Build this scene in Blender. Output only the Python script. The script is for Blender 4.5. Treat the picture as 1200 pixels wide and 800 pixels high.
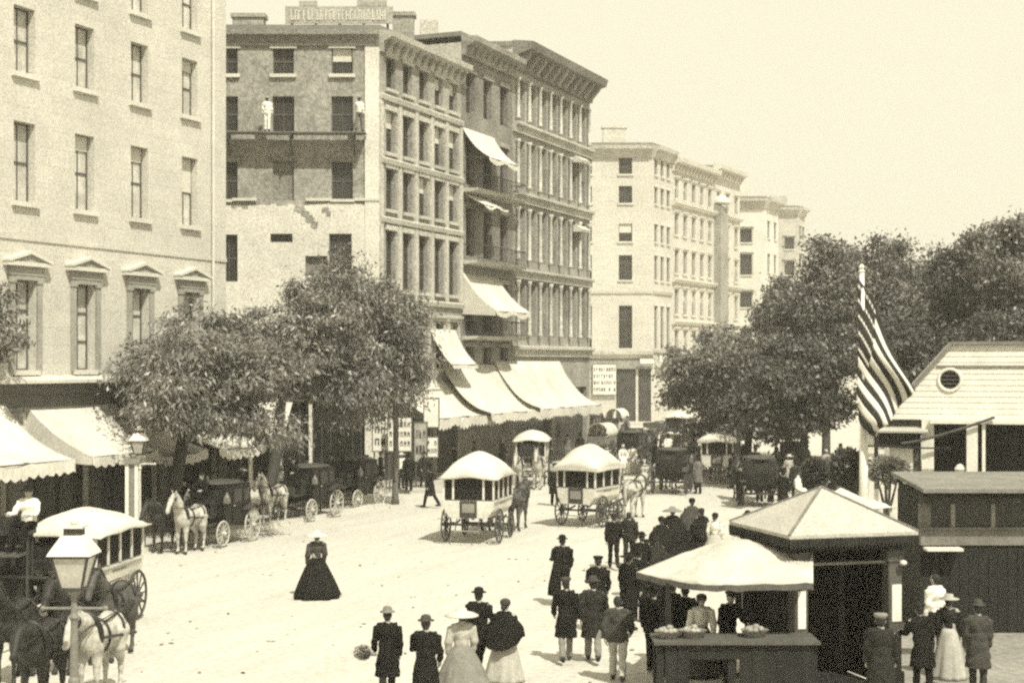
import bpy, bmesh, math, random
import numpy as np
from mathutils import Vector, Matrix, Euler

V = Vector
PI = math.pi
R = math.radians
for o in list(bpy.data.objects):
    bpy.data.objects.remove(o)
scene = bpy.context.scene
col = scene.collection

# ------------------------------------------------------------------ camera
FPX, CAM_H, HOR = 1800.0, 6.2, 425.0          # focal length in photo pixels, eye height, horizon row
cam_d = bpy.data.cameras.new('camera')
cam_d.sensor_width = 36.0
cam_d.lens = 36.0 * FPX / 1200.0
cam_d.shift_y = (HOR - 400.0) / 1200.0
cam_d.clip_start = 0.1
cam_d.clip_end = 6000.0
cam = bpy.data.objects.new('camera', cam_d)
cam.location = (0, 0, CAM_H)
cam.rotation_euler = (R(90), 0, 0)
col.objects.link(cam)
scene.camera = cam

# ------------------------------------------------------------------ sky and sun
SUN_EL, SUN_AZ = 54.0, 28.0                    # sun behind the camera, a little to its right
sd = V((math.sin(R(SUN_AZ)) * math.cos(R(SUN_EL)), -math.cos(R(SUN_AZ)) * math.cos(R(SUN_EL)), math.sin(R(SUN_EL))))
world = bpy.data.worlds.new('World')
scene.world = world
world.use_nodes = True
wn, wl = world.node_tree.nodes, world.node_tree.links
wn.clear()
w_out = wn.new('ShaderNodeOutputWorld')
w_bg = wn.new('ShaderNodeBackground')
w_sky = wn.new('ShaderNodeTexSky')
w_sky.sky_type = 'NISHITA'
w_sky.sun_disc = False
w_sky.sun_elevation = R(SUN_EL)
w_sky.sun_rotation = R(180.0 - SUN_AZ)
w_sky.dust_density = 4.0
w_sky.air_density = 1.2
w_bw = wn.new('ShaderNodeRGBToBW')
w_cl = wn.new('ShaderNodeMapRange')            # evens out the veiled, colourless sky
w_cl.inputs['From Min'].default_value = 2.0
w_cl.inputs['From Max'].default_value = 9.0
w_cl.inputs['To Min'].default_value = 6.4
w_cl.inputs['To Max'].default_value = 6.75
w_mx = wn.new('ShaderNodeVectorMath')
w_mx.operation = 'SCALE'
w_mx.inputs[0].default_value = (1.0, 0.93, 0.715)   # sepia print: the whole place is one hue
wl.new(w_sky.outputs[0], w_bw.inputs[0])
wl.new(w_bw.outputs[0], w_cl.inputs['Value'])
wl.new(w_cl.outputs[0], w_mx.inputs['Scale'])
wl.new(w_mx.outputs[0], w_bg.inputs['Color'])
w_bg.inputs['Strength'].default_value = 0.12
wl.new(w_bg.outputs[0], w_out.inputs['Surface'])

sun_d = bpy.data.lights.new('sun', 'SUN')
sun_d.energy = 4.6
sun_d.angle = R(0.6)
sun_d.color = (1.0, 0.957, 0.825)
sun = bpy.data.objects.new('sun', sun_d)
sun.rotation_euler = (-sd).to_track_quat('-Z', 'Y').to_euler()
sun.location = (0, 0, 60)
col.objects.link(sun)

vs = scene.view_settings
scene.display_settings.display_device = 'sRGB'
vs.view_transform = 'Standard'
vs.look = 'None'
vs.exposure = 0.38
vs.gamma = 1.0
vs.use_curve_mapping = False
scene.cycles.filter_width = 2.4                # soft old lens
scene.cycles.use_denoising = False             # the old plate is grainy
scene.cycles.use_adaptive_sampling = True
scene.cycles.adaptive_threshold = 0.06
scene.cycles.adaptive_min_samples = 40
scene.cycles.max_bounces = 6
scene.cycles.volume_bounces = 0

rng = random.Random(11)

# ------------------------------------------------------------------ materials
def S(v):
    return (v, v * 0.972, v * 0.862, 1.0)

MATS = {}
def mat(name, v, rough=0.85, var=0.18, scale=1.2, fine=40.0, fvar=0.12, spec=0.25, trans=0.0, stretch=(1, 1, 1), bump=0.0, local=False):
    m = bpy.data.materials.new(name)
    m.use_nodes = True
    n, l = m.node_tree.nodes, m.node_tree.links
    b = n['Principled BSDF']
    b.inputs['Roughness'].default_value = rough
    b.inputs['Specular IOR Level'].default_value = spec
    if local:
        tc = n.new('ShaderNodeTexCoord'); src = tc.outputs['Object']
    else:
        g = n.new('ShaderNodeNewGeometry'); src = g.outputs['Position']
    mp = n.new('ShaderNodeMapping')
    mp.inputs['Scale'].default_value = stretch
    l.new(src, mp.inputs['Vector'])
    n1 = n.new('ShaderNodeTexNoise'); n1.inputs['Scale'].default_value = scale; n1.inputs['Detail'].default_value = 6.0; n1.inputs['Roughness'].default_value = 0.65
    n2 = n.new('ShaderNodeTexNoise'); n2.inputs['Scale'].default_value = fine; n2.inputs['Detail'].default_value = 2.0
    l.new(mp.outputs[0], n1.inputs['Vector']); l.new(src, n2.inputs['Vector'])
    r1 = n.new('ShaderNodeMapRange'); r1.inputs['From Min'].default_value = 0.3; r1.inputs['From Max'].default_value = 0.7
    r1.inputs['To Min'].default_value = 1 - var; r1.inputs['To Max'].default_value = 1 + var
    r2 = n.new('ShaderNodeMapRange'); r2.inputs['From Min'].default_value = 0.3; r2.inputs['From Max'].default_value = 0.7
    r2.inputs['To Min'].default_value = 1 - fvar; r2.inputs['To Max'].default_value = 1 + fvar
    l.new(n1.outputs['Fac'], r1.inputs['Value']); l.new(n2.outputs['Fac'], r2.inputs['Value'])
    mu = n.new('ShaderNodeMath'); mu.operation = 'MULTIPLY'
    l.new(r1.outputs[0], mu.inputs[0]); l.new(r2.outputs[0], mu.inputs[1])
    sc_ = n.new('ShaderNodeVectorMath'); sc_.operation = 'SCALE'
    sc_.inputs[0].default_value = S(v)[:3]
    l.new(mu.outputs[0], sc_.inputs['Scale'])
    l.new(sc_.outputs[0], b.inputs['Base Color'])
    if bump:
        bp = n.new('ShaderNodeBump'); bp.inputs['Strength'].default_value = bump; bp.inputs['Distance'].default_value = 0.03
        l.new(n2.outputs['Fac'], bp.inputs['Height']); l.new(bp.outputs[0], b.inputs['Normal'])
    if trans:
        tr = n.new('ShaderNodeBsdfTranslucent'); mixs = n.new('ShaderNodeMixShader')
        mixs.inputs[0].default_value = trans
        l.new(sc_.outputs[0], tr.inputs['Color'])
        l.new(b.outputs[0], mixs.inputs[1]); l.new(tr.outputs[0], mixs.inputs[2])
        l.new(mixs.outputs[0], n['Material Output'].inputs['Surface'])
    MATS[name] = m
    return m

mat('road_dust', 0.47, 0.95, 0.09, 1.1, 7.0, 0.13, 0.1, stretch=(7.0, .9, 1), bump=0.3)   # tracks drawn out along the street
MATS['road_dust'].node_tree.nodes['Mapping'].vector_type = 'TEXTURE'
MATS['road_dust'].node_tree.nodes['Mapping'].inputs['Rotation'].default_value = (0, 0, math.atan2(1, .413))
mat('sidewalk', 0.42, 0.9, 0.15, 0.5, 20.0, 0.12, 0.15, bump=0.15)
mat('park_ground', 0.24, 0.95, 0.2, 0.3, 9.0, 0.25, 0.1, bump=0.3)  # tone lowered to stand for shade under the park trees
mat('granite_light', 0.52, 0.85, 0.10, 0.35, 14.0, 0.22, 0.2)
mat('granite_dark', 0.11, 0.8, 0.2, 0.9, 14.0, 0.2, 0.2)
mat('stone_trim', 0.55, 0.85, 0.12, 0.7, 16.0, 0.15, 0.2)
mat('brick_grey', 0.235, 0.9, 0.28, 0.35, 9.0, 0.34, 0.15)
mat('brick_worn', 0.27, 0.92, 0.28, 0.8, 7.0, 0.3, 0.15)
mat('plaster_pale', 0.58, 0.9, 0.13, 0.4, 9.0, 0.2, 0.15)
mat('brown_stone', 0.3, 0.9, 0.28, 0.4, 9.0, 0.36, 0.15)
mat('dark_stone', 0.2, 0.9, 0.3, 0.4, 8.0, 0.36, 0.15)
mat('mid_stone', 0.44, 0.9, 0.2, 0.4, 8.0, 0.3, 0.15)
mat('pale_marble', 0.52, 0.88, 0.10, 0.25, 5.0, 0.18, 0.15)
mat('pale_trim', 0.58, 0.88, 0.08, 0.4, 6.0, 0.15, 0.15)
mat('dark_paint', 0.045, 0.6, 0.3, 2.0, 20.0, 0.2, 0.35)
mat('sign_white', 0.68, 0.8, 0.10, 1.0, 15.0, 0.10, 0.2)
mat('sign_mid', 0.33, 0.8, 0.25, 1.5, 12.0, 0.2, 0.2)
mat('canvas_white', 0.62, 0.95, 0.17, 0.9, 12.0, 0.10, 0.05, trans=0.14)
mat('canvas_worn', 0.52, 0.95, 0.2, 1.4, 16.0, 0.14, 0.05, trans=0.1)
mat('glass_dark', 0.035, 0.25, 0.2, 1.0, 10.0, 0.1, 0.4)
mat('opening_dark', 0.012, 0.7, 0.2, 1.0, 10.0, 0.1, 0.1)  # near-black colour standing in for unlit interiors
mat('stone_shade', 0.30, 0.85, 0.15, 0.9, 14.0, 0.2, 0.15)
mat('glass_grey', 0.46, 0.35, 0.4, 1.1, 10.0, 0.15, 0.4)
mat('blind_white', 0.55, 0.9, 0.1, 2.0, 20.0, 0.08, 0.1)
mat('sash_dark', 0.09, 0.7, 0.2, 2.0, 20.0, 0.1, 0.3)
mat('sash_white', 0.60, 0.7, 0.1, 2.0, 20.0, 0.1, 0.3)
mat('bark', 0.075, 0.95, 0.3, 5.0, 30.0, 0.3, 0.1, stretch=(1, 1, .25), bump=0.6)
mat('bark_pale', 0.16, 0.95, 0.3, 5.0, 30.0, 0.3, 0.1, stretch=(1, 1, .25), bump=0.6)
mat('leaf_ailanthus', 0.2, 0.42, 0.5, 0.8, 5.0, 0.5, 0.55, trans=0.18)
mat('leaf_pale', 0.3, 0.4, 0.5, 0.9, 5.0, 0.5, 0.6, trans=0.2)
mat('leaf_park', 0.17, 0.44, 0.5, 0.6, 4.0, 0.5, 0.5, trans=0.2)
mat('leaf_dark', 0.105, 0.46, 0.5, 0.6, 4.0, 0.5, 0.45, trans=0.2)
mat('shingle_white', 0.4, 0.92, 0.10, 2.5, 24.0, 0.22, 0.1, bump=0.5)
mat('wood_white', 0.66, 0.85, 0.08, 2.0, 16.0, 0.12, 0.15)
mat('wood_dark', 0.016, 0.8, 0.35, 3.0, 24.0, 0.25, 0.25, stretch=(1, 1, .2))  # dark wood, deepened further for the shade on the booth front
mat('wood_grey', 0.08, 0.85, 0.25, 3.0, 24.0, 0.25, 0.2, stretch=(1, 1, .2))
mat('wood_mid', 0.18, 0.85, 0.25, 3.0, 24.0, 0.2, 0.2)
mat('roof_grey', 0.19, 0.9, 0.2, 1.5, 16.0, 0.25, 0.15)
mat('iron_grey', 0.17, 0.6, 0.25, 5.0, 30.0, 0.15, 0.4)
mat('iron_pale', 0.62, 0.7, 0.12, 4.0, 30.0, 0.12, 0.3)
mat('lamp_glass', 0.40, 0.12, 0.25, 3.0, 20.0, 0.1, 0.6)
mat('bus_white', 0.58, 0.65, 0.20, 1.6, 18.0, 0.12, 0.25)
mat('bus_trim', 0.25, 0.7, 0.2, 2.0, 18.0, 0.1, 0.3)
mat('coach_black', 0.014, 0.45, 0.3, 2.0, 20.0, 0.2, 0.2)
mat('coach_roof', 0.06, 0.6, 0.25, 2.0, 20.0, 0.1, 0.25)
mat('wheel_dark', 0.05, 0.6, 0.25, 4.0, 20.0, 0.2, 0.35)
mat('wheel_pale', 0.40, 0.6, 0.2, 4.0, 20.0, 0.2, 0.35)
mat('leather', 0.02, 0.5, 0.3, 5.0, 30.0, 0.1, 0.4)
mat('cloth_black', 0.014, 0.95, 0.3, 5.0, 40.0, 0.25, 0.03)
mat('cloth_dark', 0.026, 0.95, 0.3, 5.0, 40.0, 0.25, 0.03)
mat('cloth_charcoal', 0.055, 0.95, 0.3, 5.0, 40.0, 0.25, 0.03)
mat('cloth_grey', 0.13, 0.95, 0.25, 5.0, 40.0, 0.2, 0.03)
mat('cloth_tan', 0.19, 0.95, 0.2, 5.0, 40.0, 0.2, 0.03)
mat('cloth_pale', 0.38, 0.95, 0.15, 5.0, 40.0, 0.15, 0.03)
mat('cloth_white', 0.72, 0.95, 0.1, 5.0, 40.0, 0.1, 0.03)
mat('skin', 0.34, 0.7, 0.1, 6.0, 40.0, 0.06, 0.25)
mat('hair_dark', 0.022, 0.7, 0.3, 20.0, 60.0, 0.2, 0.3)
mat('straw', 0.50, 0.9, 0.12, 10.0, 60.0, 0.15, 0.15)
mat('shoe', 0.015, 0.4, 0.2, 5.0, 40.0, 0.1, 0.4)
mat('horse_grey', 0.40, 0.75, 0.42, 5.0, 30.0, 0.15, 0.15, local=True)
mat('horse_dark', 0.024, 0.6, 0.3, 3.0, 30.0, 0.15, 0.3, local=True)
mat('horse_bay', 0.07, 0.6, 0.3, 3.0, 30.0, 0.15, 0.3, local=True)
mat('hoof', 0.03, 0.6)
mat('flag_white', 0.74, 0.9, 0.06, 2.0, 30.0, 0.06, 0.1, trans=0.2)
mat('flag_dark', 0.035, 0.9, 0.15, 2.0, 30.0, 0.1, 0.1, trans=0.1)
mat('basket', 0.22, 0.9, 0.2, 12.0, 50.0, 0.3, 0.15)
mat('fruit', 0.30, 0.6, 0.4, 9.0, 30.0, 0.2, 0.3)
M = MATS

# ashlar joints of the granite hotel: fine relief and faint tone only
def add_ashlar(m, bw, bh, strength):
    n, l = m.node_tree.nodes, m.node_tree.links
    b = n['Principled BSDF']
    tc = n.new('ShaderNodeTexCoord'); mp = n.new('ShaderNodeMapping'); mp.inputs['Rotation'].default_value = (R(-90), 0, 0)
    br = n.new('ShaderNodeTexBrick')
    br.inputs['Scale'].default_value = 1.0; br.inputs['Brick Width'].default_value = bw; br.inputs['Row Height'].default_value = bh
    br.inputs['Mortar Size'].default_value = 0.012; br.inputs['Mortar Smooth'].default_value = 0.4
    br.inputs['Color1'].default_value = (1, 1, 1, 1); br.inputs['Color2'].default_value = (.93, .93, .93, 1); br.inputs['Mortar'].default_value = (1 - strength,) * 3 + (1,)
    l.new(tc.outputs['Object'], mp.inputs['Vector']); l.new(mp.outputs[0], br.inputs['Vector'])
    old = b.inputs['Base Color'].links[0].from_socket
    mu = n.new('ShaderNodeVectorMath'); mu.operation = 'MULTIPLY'
    l.new(old, mu.inputs[0]); l.new(br.outputs['Color'], mu.inputs[1]); l.new(mu.outputs[0], b.inputs['Base Color'])
add_ashlar(M['granite_light'], 1.9, 0.62, 0.22)
add_ashlar(M['brick_grey'], 0.24, 0.08, 0.3)
add_ashlar(M['brown_stone'], 1.2, 0.4, 0.25)
add_ashlar(M['pale_marble'], 1.6, 0.5, 0.15)

# ------------------------------------------------------------------ helpers
def at(px, py, Z):
    return V(((px - 600) * Z / FPX, Z, CAM_H - (py - HOR) * Z / FPX))
def G(px, py):
    Z = FPX * CAM_H / (py - HOR)
    return V(((px - 600) * Z / FPX, Z, 0.0))

def tag(o, label=None, cat=None, group=None, kind=None):
    if label: o['label'] = label
    if cat: o['category'] = cat
    if group: o['group'] = group
    if kind: o['kind'] = kind
    return o
def empty(name, loc, rz=0.0, label=None, cat=None, group=None):
    o = bpy.data.objects.new(name, None)
    o.location = loc
    o.rotation_euler = (0, 0, rz)
    o.empty_display_size = 0.3
    col.objects.link(o)
    return tag(o, label, cat, group)
def place(name, mesh, parent=None, loc=(0, 0, 0), rz=0.0, rot=None, scale=None):
    o = bpy.data.objects.new(name, mesh)
    o.location = loc
    o.rotation_euler = rot if rot is not None else (0, 0, rz)
    if scale: o.scale = scale
    if parent is not None: o.parent = parent
    col.objects.link(o)
    return o

class MB:
    def __init__(s):
        s.v, s.f, s.m, s.mats, s.cur = [], [], [], [], 0
    def use(s, mt):
        if mt not in s.mats: s.mats.append(mt)
        s.cur = s.mats.index(mt)
        return s
    def add(s, vs_, fs):
        b = len(s.v)
        s.v.extend([tuple(p) for p in vs_])
        for f in fs:
            s.f.append(tuple(i + b for i in f)); s.m.append(s.cur)
        return s
    def box(s, c, d, rz=0.0, rot=None):
        hx, hy, hz = d[0] / 2, d[1] / 2, d[2] / 2
        mtx = (Euler(rot).to_matrix() if rot else Matrix.Rotation(rz, 3, 'Z'))
        pts = [mtx @ V((x, y, z)) + V(c) for x in (-hx, hx) for y in (-hy, hy) for z in (-hz, hz)]
        return s.add(pts, [(0, 1, 3, 2), (4, 6, 7, 5), (0, 4, 5, 1), (2, 3, 7, 6), (0, 2, 6, 4), (1, 5, 7, 3)])
    def bx(s, x0, x1, y0, y1, z0, z1):
        return s.box(((x0 + x1) / 2, (y0 + y1) / 2, (z0 + z1) / 2), (abs(x1 - x0), abs(y1 - y0), abs(z1 - z0)))
    def bar(s, a, b, w, h=None):
        a, b = V(a), V(b); h = h or w
        d = (b - a)
        if d.length < 1e-6: return s
        up = V((0, 0, 1)) if abs(d.normalized().z) < .95 else V((1, 0, 0))
        sx = d.cross(up).normalized() * w / 2; sy = sx.cross(d).normalized() * h / 2
        pts = [p + sx * i + sy * j for p in (a, b) for i, j in ((-1, -1), (1, -1), (1, 1), (-1, 1))]
        return s.add(pts, [(3, 2, 1, 0), (4, 5, 6, 7), (0, 1, 5, 4), (1, 2, 6, 5), (2, 3, 7, 6), (3, 0, 4, 7)])
    def tube(s, path, rad, n=8, cap=True):
        path = [V(p) for p in path]
        if not hasattr(rad, '__len__'): rad = [rad] * len(path)
        pts, fs = [], []
        prev = None
        for i, p in enumerate(path):
            t = (path[min(i + 1, len(path) - 1)] - path[max(i - 1, 0)]).normalized()
            if prev is None:
                prev = t.cross(V((0, 0, 1)) if abs(t.z) < .9 else V((0, 1, 0))).normalized()
            prev = (prev - t * prev.dot(t)).normalized()
            bi = t.cross(prev)
            for k in range(n):
                a = 2 * PI * k / n
                pts.append(p + (prev * math.cos(a) + bi * math.sin(a)) * rad[i])
        for i in range(len(path) - 1):
            for k in range(n):
                k2 = (k + 1) % n
                fs.append((i * n + k, i * n + k2, (i + 1) * n + k2, (i + 1) * n + k))
        if cap:
            fs.append(tuple(range(n))[::-1]); fs.append(tuple((len(path) - 1) * n + k for k in range(n)))
        return s.add(pts, fs)
    def lathe(s, prof, c=(0, 0, 0), n=16, rx=1.0, ry=1.0):
        pts, fs = [], []
        for r, z in prof:
            for k in range(n):
                a = 2 * PI * k / n
                pts.append((c[0] + r * rx * math.cos(a), c[1] + r * ry * math.sin(a), c[2] + z))
        for i in range(len(prof) - 1):
            for k in range(n):
                k2 = (k + 1) % n
                fs.append((i * n + k, i * n + k2, (i + 1) * n + k2, (i + 1) * n + k))
        fs.append(tuple(range(n))[::-1]); fs.append(tuple((len(prof) - 1) * n + k for k in range(n)))
        return s.add(pts, fs)
    def ell(s, c, r, rot=None, n=12, m=8):
        mtx = Euler(rot).to_matrix() if rot else Matrix.Identity(3)
        pts = [V(c) + mtx @ V((0, 0, -r[2]))]
        for j in range(1, m):
            ph = -PI / 2 + PI * j / m
            for k in range(n):
                a = 2 * PI * k / n
                pts.append(V(c) + mtx @ V((r[0] * math.cos(ph) * math.cos(a), r[1] * math.cos(ph) * math.sin(a), r[2] * math.sin(ph))))
        pts.append(V(c) + mtx @ V((0, 0, r[2])))
        fs = [(0, 1 + (k + 1) % n, 1 + k) for k in range(n)]
        for j in range(m - 2):
            for k in range(n):
                k2 = (k + 1) % n
                fs.append((1 + j * n + k, 1 + j * n + k2, 1 + (j + 1) * n + k2, 1 + (j + 1) * n + k))
        L = len(pts) - 1
        fs += [(L, 1 + (m - 2) * n + k, 1 + (m - 2) * n + (k + 1) % n) for k in range(n)]
        return s.add(pts, fs)
    def prism(s, poly, y0, y1, axis='y'):
        """closed outline (x,z) pushed along y (or outline (y,z) pushed along x)"""
        n = len(poly)
        if axis == 'y':
            pts = [(p[0], y0, p[1]) for p in poly] + [(p[0], y1, p[1]) for p in poly]
        elif axis == 'x':
            pts = [(y0, p[0], p[1]) for p in poly] + [(y1, p[0], p[1]) for p in poly]
        else:
            pts = [(p[0], p[1], y0) for p in poly] + [(p[0], p[1], y1) for p in poly]
        fs = [tuple(range(n)), tuple(range(n, 2 * n))[::-1]] + [(i, i + n, (i + 1) % n + n, (i + 1) % n) for i in range(n)]
        return s.add(pts, fs)
    def torus(s, c, Rr, r, axis='y', n=28, k=6, sq=1.0):
        pts, fs = [], []
        for i in range(n):
            a = 2 * PI * i / n
            for j in range(k):
                b = 2 * PI * j / k
                rr = Rr + r * math.cos(b); h = r * sq * math.sin(b)
                if axis == 'y': p = (rr * math.cos(a), h, rr * math.sin(a))
                elif axis == 'x': p = (h, rr * math.cos(a), rr * math.sin(a))
                else: p = (rr * math.cos(a), rr * math.sin(a), h)
                pts.append(V(p) + V(c))
        for i in range(n):
            for j in range(k):
                fs.append((i * k + j, ((i + 1) % n) * k + j, ((i + 1) % n) * k + (j + 1) % k, i * k + (j + 1) % k))
        return s.add(pts, fs)
    def mesh(s, name='mesh', smooth=False, fix=True):
        me = bpy.data.meshes.new(name)
        me.from_pydata(s.v, [], s.f)
        for m_ in (s.mats or [M['wood_mid']]): me.materials.append(m_)
        me.polygons.foreach_set('material_index', s.m)
        if fix:
            b = bmesh.new(); b.from_mesh(me); bmesh.ops.recalc_face_normals(b, faces=b.faces); b.to_mesh(b_me := me); b.free()
        if smooth:
            me.polygons.foreach_set('use_smooth', [True] * len(me.polygons))
        me.update()
        return me
    def build(s, name, parent=None, loc=(0, 0, 0), rz=0.0, smooth=False, rot=None):
        return place(name, s.mesh(name, smooth), parent, loc, rz, rot)
def mb(mt): return MB().use(mt if not isinstance(mt, str) else M[mt])

def children_of(o): return [c for c in bpy.data.objects if c.parent == o]
def bevel(o, w=0.02, seg=1):
    md = o.modifiers.new('bevel', 'BEVEL'); md.width = w; md.segments = seg; md.limit_method = 'ANGLE'
    return o
def smooth_by(o):
    for p in o.data.polygons: p.use_smooth = True
    return o

# ================================================================== THE SETTING
SL = 0.413                                     # the street runs off to the right of the view
def facX(Z): return -17.4 + SL * (Z - 50)
def kerX(Z): return -12.5 + SL * (Z - 50)
DIR = V((SL, 1, 0)).normalized()
NRM = V((DIR.y, -DIR.x, 0))                    # out of the left-hand facades, towards the street
STREET_RZ = math.atan2(DIR.y, DIR.x)

# ground: one sheet with gentle unevenness near the viewer
def ground():
    xs = np.concatenate([[-1500, -600, -200], np.linspace(-60, 80, 57), [200, 600, 1500]])
    ys = np.concatenate([[-200, -20], np.linspace(10, 130, 61), [200, 500, 1000, 2000]])
    r = random.Random(3)
    pts, fs = [], []
    for y in ys:
        for x in xs:
            z = 0.018 * math.sin(x * .9 + y * .31) * math.sin(y * .7) + r.uniform(-.012, .012) if (10 < y < 130 and -60 < x < 80) else 0
            pts.append((x, y, z - .03))
    n = len(xs)
    for j in range(len(ys) - 1):
        for i in range(n - 1):
            fs.append((j * n + i, j * n + i + 1, (j + 1) * n + i + 1, (j + 1) * n + i))
    b = mb('road_dust'); b.add(pts, fs)
    tag(b.build('road', smooth=True), 'broad pale dusty street running off between the buildings and the park', kind='structure')
ground()

def sidewalk(z0, z1, off_in=6.0):
    b = mb('sidewalk')
    p = [(kerX(z0), z0), (kerX(z1), z1), (facX(z1) - 1, z1), (facX(z0) - 1, z0)]
    b.prism(p, -.1, .12, 'z')
    tag(b.build('sidewalk'), 'pale raised pavement along the shopfronts', kind='structure')
    k = mb('stone_trim')
    n = int((z1 - z0) / 1.6)
    for i in range(n):
        za = z0 + (z1 - z0) * i / n + .012; zb = z0 + (z1 - z0) * (i + 1) / n - .012
        q = [(kerX(za) + .004, za), (kerX(zb) + .004, zb), (kerX(zb) + .20, zb), (kerX(za) + .20, za)]
        k.prism(q, -.1, .135 + rng.uniform(-.006, .006), 'z')
    tag(k.build('kerb'), 'line of kerb stones edging the pavement', kind='structure')
sidewalk(18, 66.5)
sidewalk(73.5, 108)
# park pavement on the right hand
b = mb('park_ground')
b.prism([(5.5, 12), (40, 12), (90, 150), (34, 150), (14.0, 62), (8.6, 40)], -.1, .06, 'z')
tag(b.build('pavement'), 'grey trodden ground of the park beside the kiosks', kind='structure')

# ------------------------------------------------------------------ facade kit
class Facade:
    """A to B, left to right as seen from outside; local x along the wall, -y out of it"""
    def __init__(s, bld, A, B, z0=0.0):
        s.b = bld
        s.A, s.B = V((A[0], A[1], z0)), V((B[0], B[1], z0))
        s.L = (s.B - s.A).length
        u = (s.B - s.A).normalized()
        s.rz = math.atan2(u.y, u.x); s.u = u; s.n = V((u.y, -u.x, 0))
        s.base = V(bld.location)
    def loc(s, u, z=0.0, out=0.0):
        return s.A + s.u * u + s.n * out + V((0, 0, z)) - s.base
    def put(s, name, mesh, u=0, z=0, out=0):
        return place(name, mesh, s.b, s.loc(u, z, out), s.rz)
    def wall(s, ztop, ops, mt, depth=.3, name='wall', z0=0.0, out=0.0, closed=True):
        us = sorted(set([0, s.L] + [round(a, 4) for o in ops for a in (o[0], o[1])]))
        zs = sorted(set([z0, ztop] + [round(a, 4) for o in ops for a in (o[2], o[3])]))
        b = mb(mt); idx = {}
        def vid(i, j):
            if (i, j) not in idx:
                idx[(i, j)] = len(b.v); b.v.append((us[i], 0, zs[j]))
            return idx[(i, j)]
        for i in range(len(us) - 1):
            uc = (us[i] + us[i + 1]) / 2
            for j in range(len(zs) - 1):
                zc = (zs[j] + zs[j + 1]) / 2
                if any(o[0] < uc < o[1] and o[2] < zc < o[3] for o in ops): continue
                b.f.append((vid(i, j), vid(i + 1, j), vid(i + 1, j + 1), vid(i, j + 1))); b.m.append(0)
        for o in ops:
            a, c, e, g = o[:4]
            p = [(a, 0, e), (c, 0, e), (c, 0, g), (a, 0, g)]
            q = [(x, depth, z) for x, _, z in p]
            b.add(p + q, [(0, 4, 5, 1), (1, 5, 6, 2), (2, 6, 7, 3), (3, 7, 4, 0)] + ([(4, 7, 6, 5)] if closed else []))
        me = b.mesh(name, fix=False)
        return s.put(name, me, 0, 0, out)
    def strip(s, name, prof, mt, u0=0.0, u1=None, z=0.0):
        """horizontal moulding; prof = [(out, z)...] outline"""
        u1 = s.L if u1 is None else u1
        b = mb(mt)
        b.prism([(-o, zz) for o, zz in prof], u0, u1, 'x')
        return s.put(name, b.mesh(name), 0, z)

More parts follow.
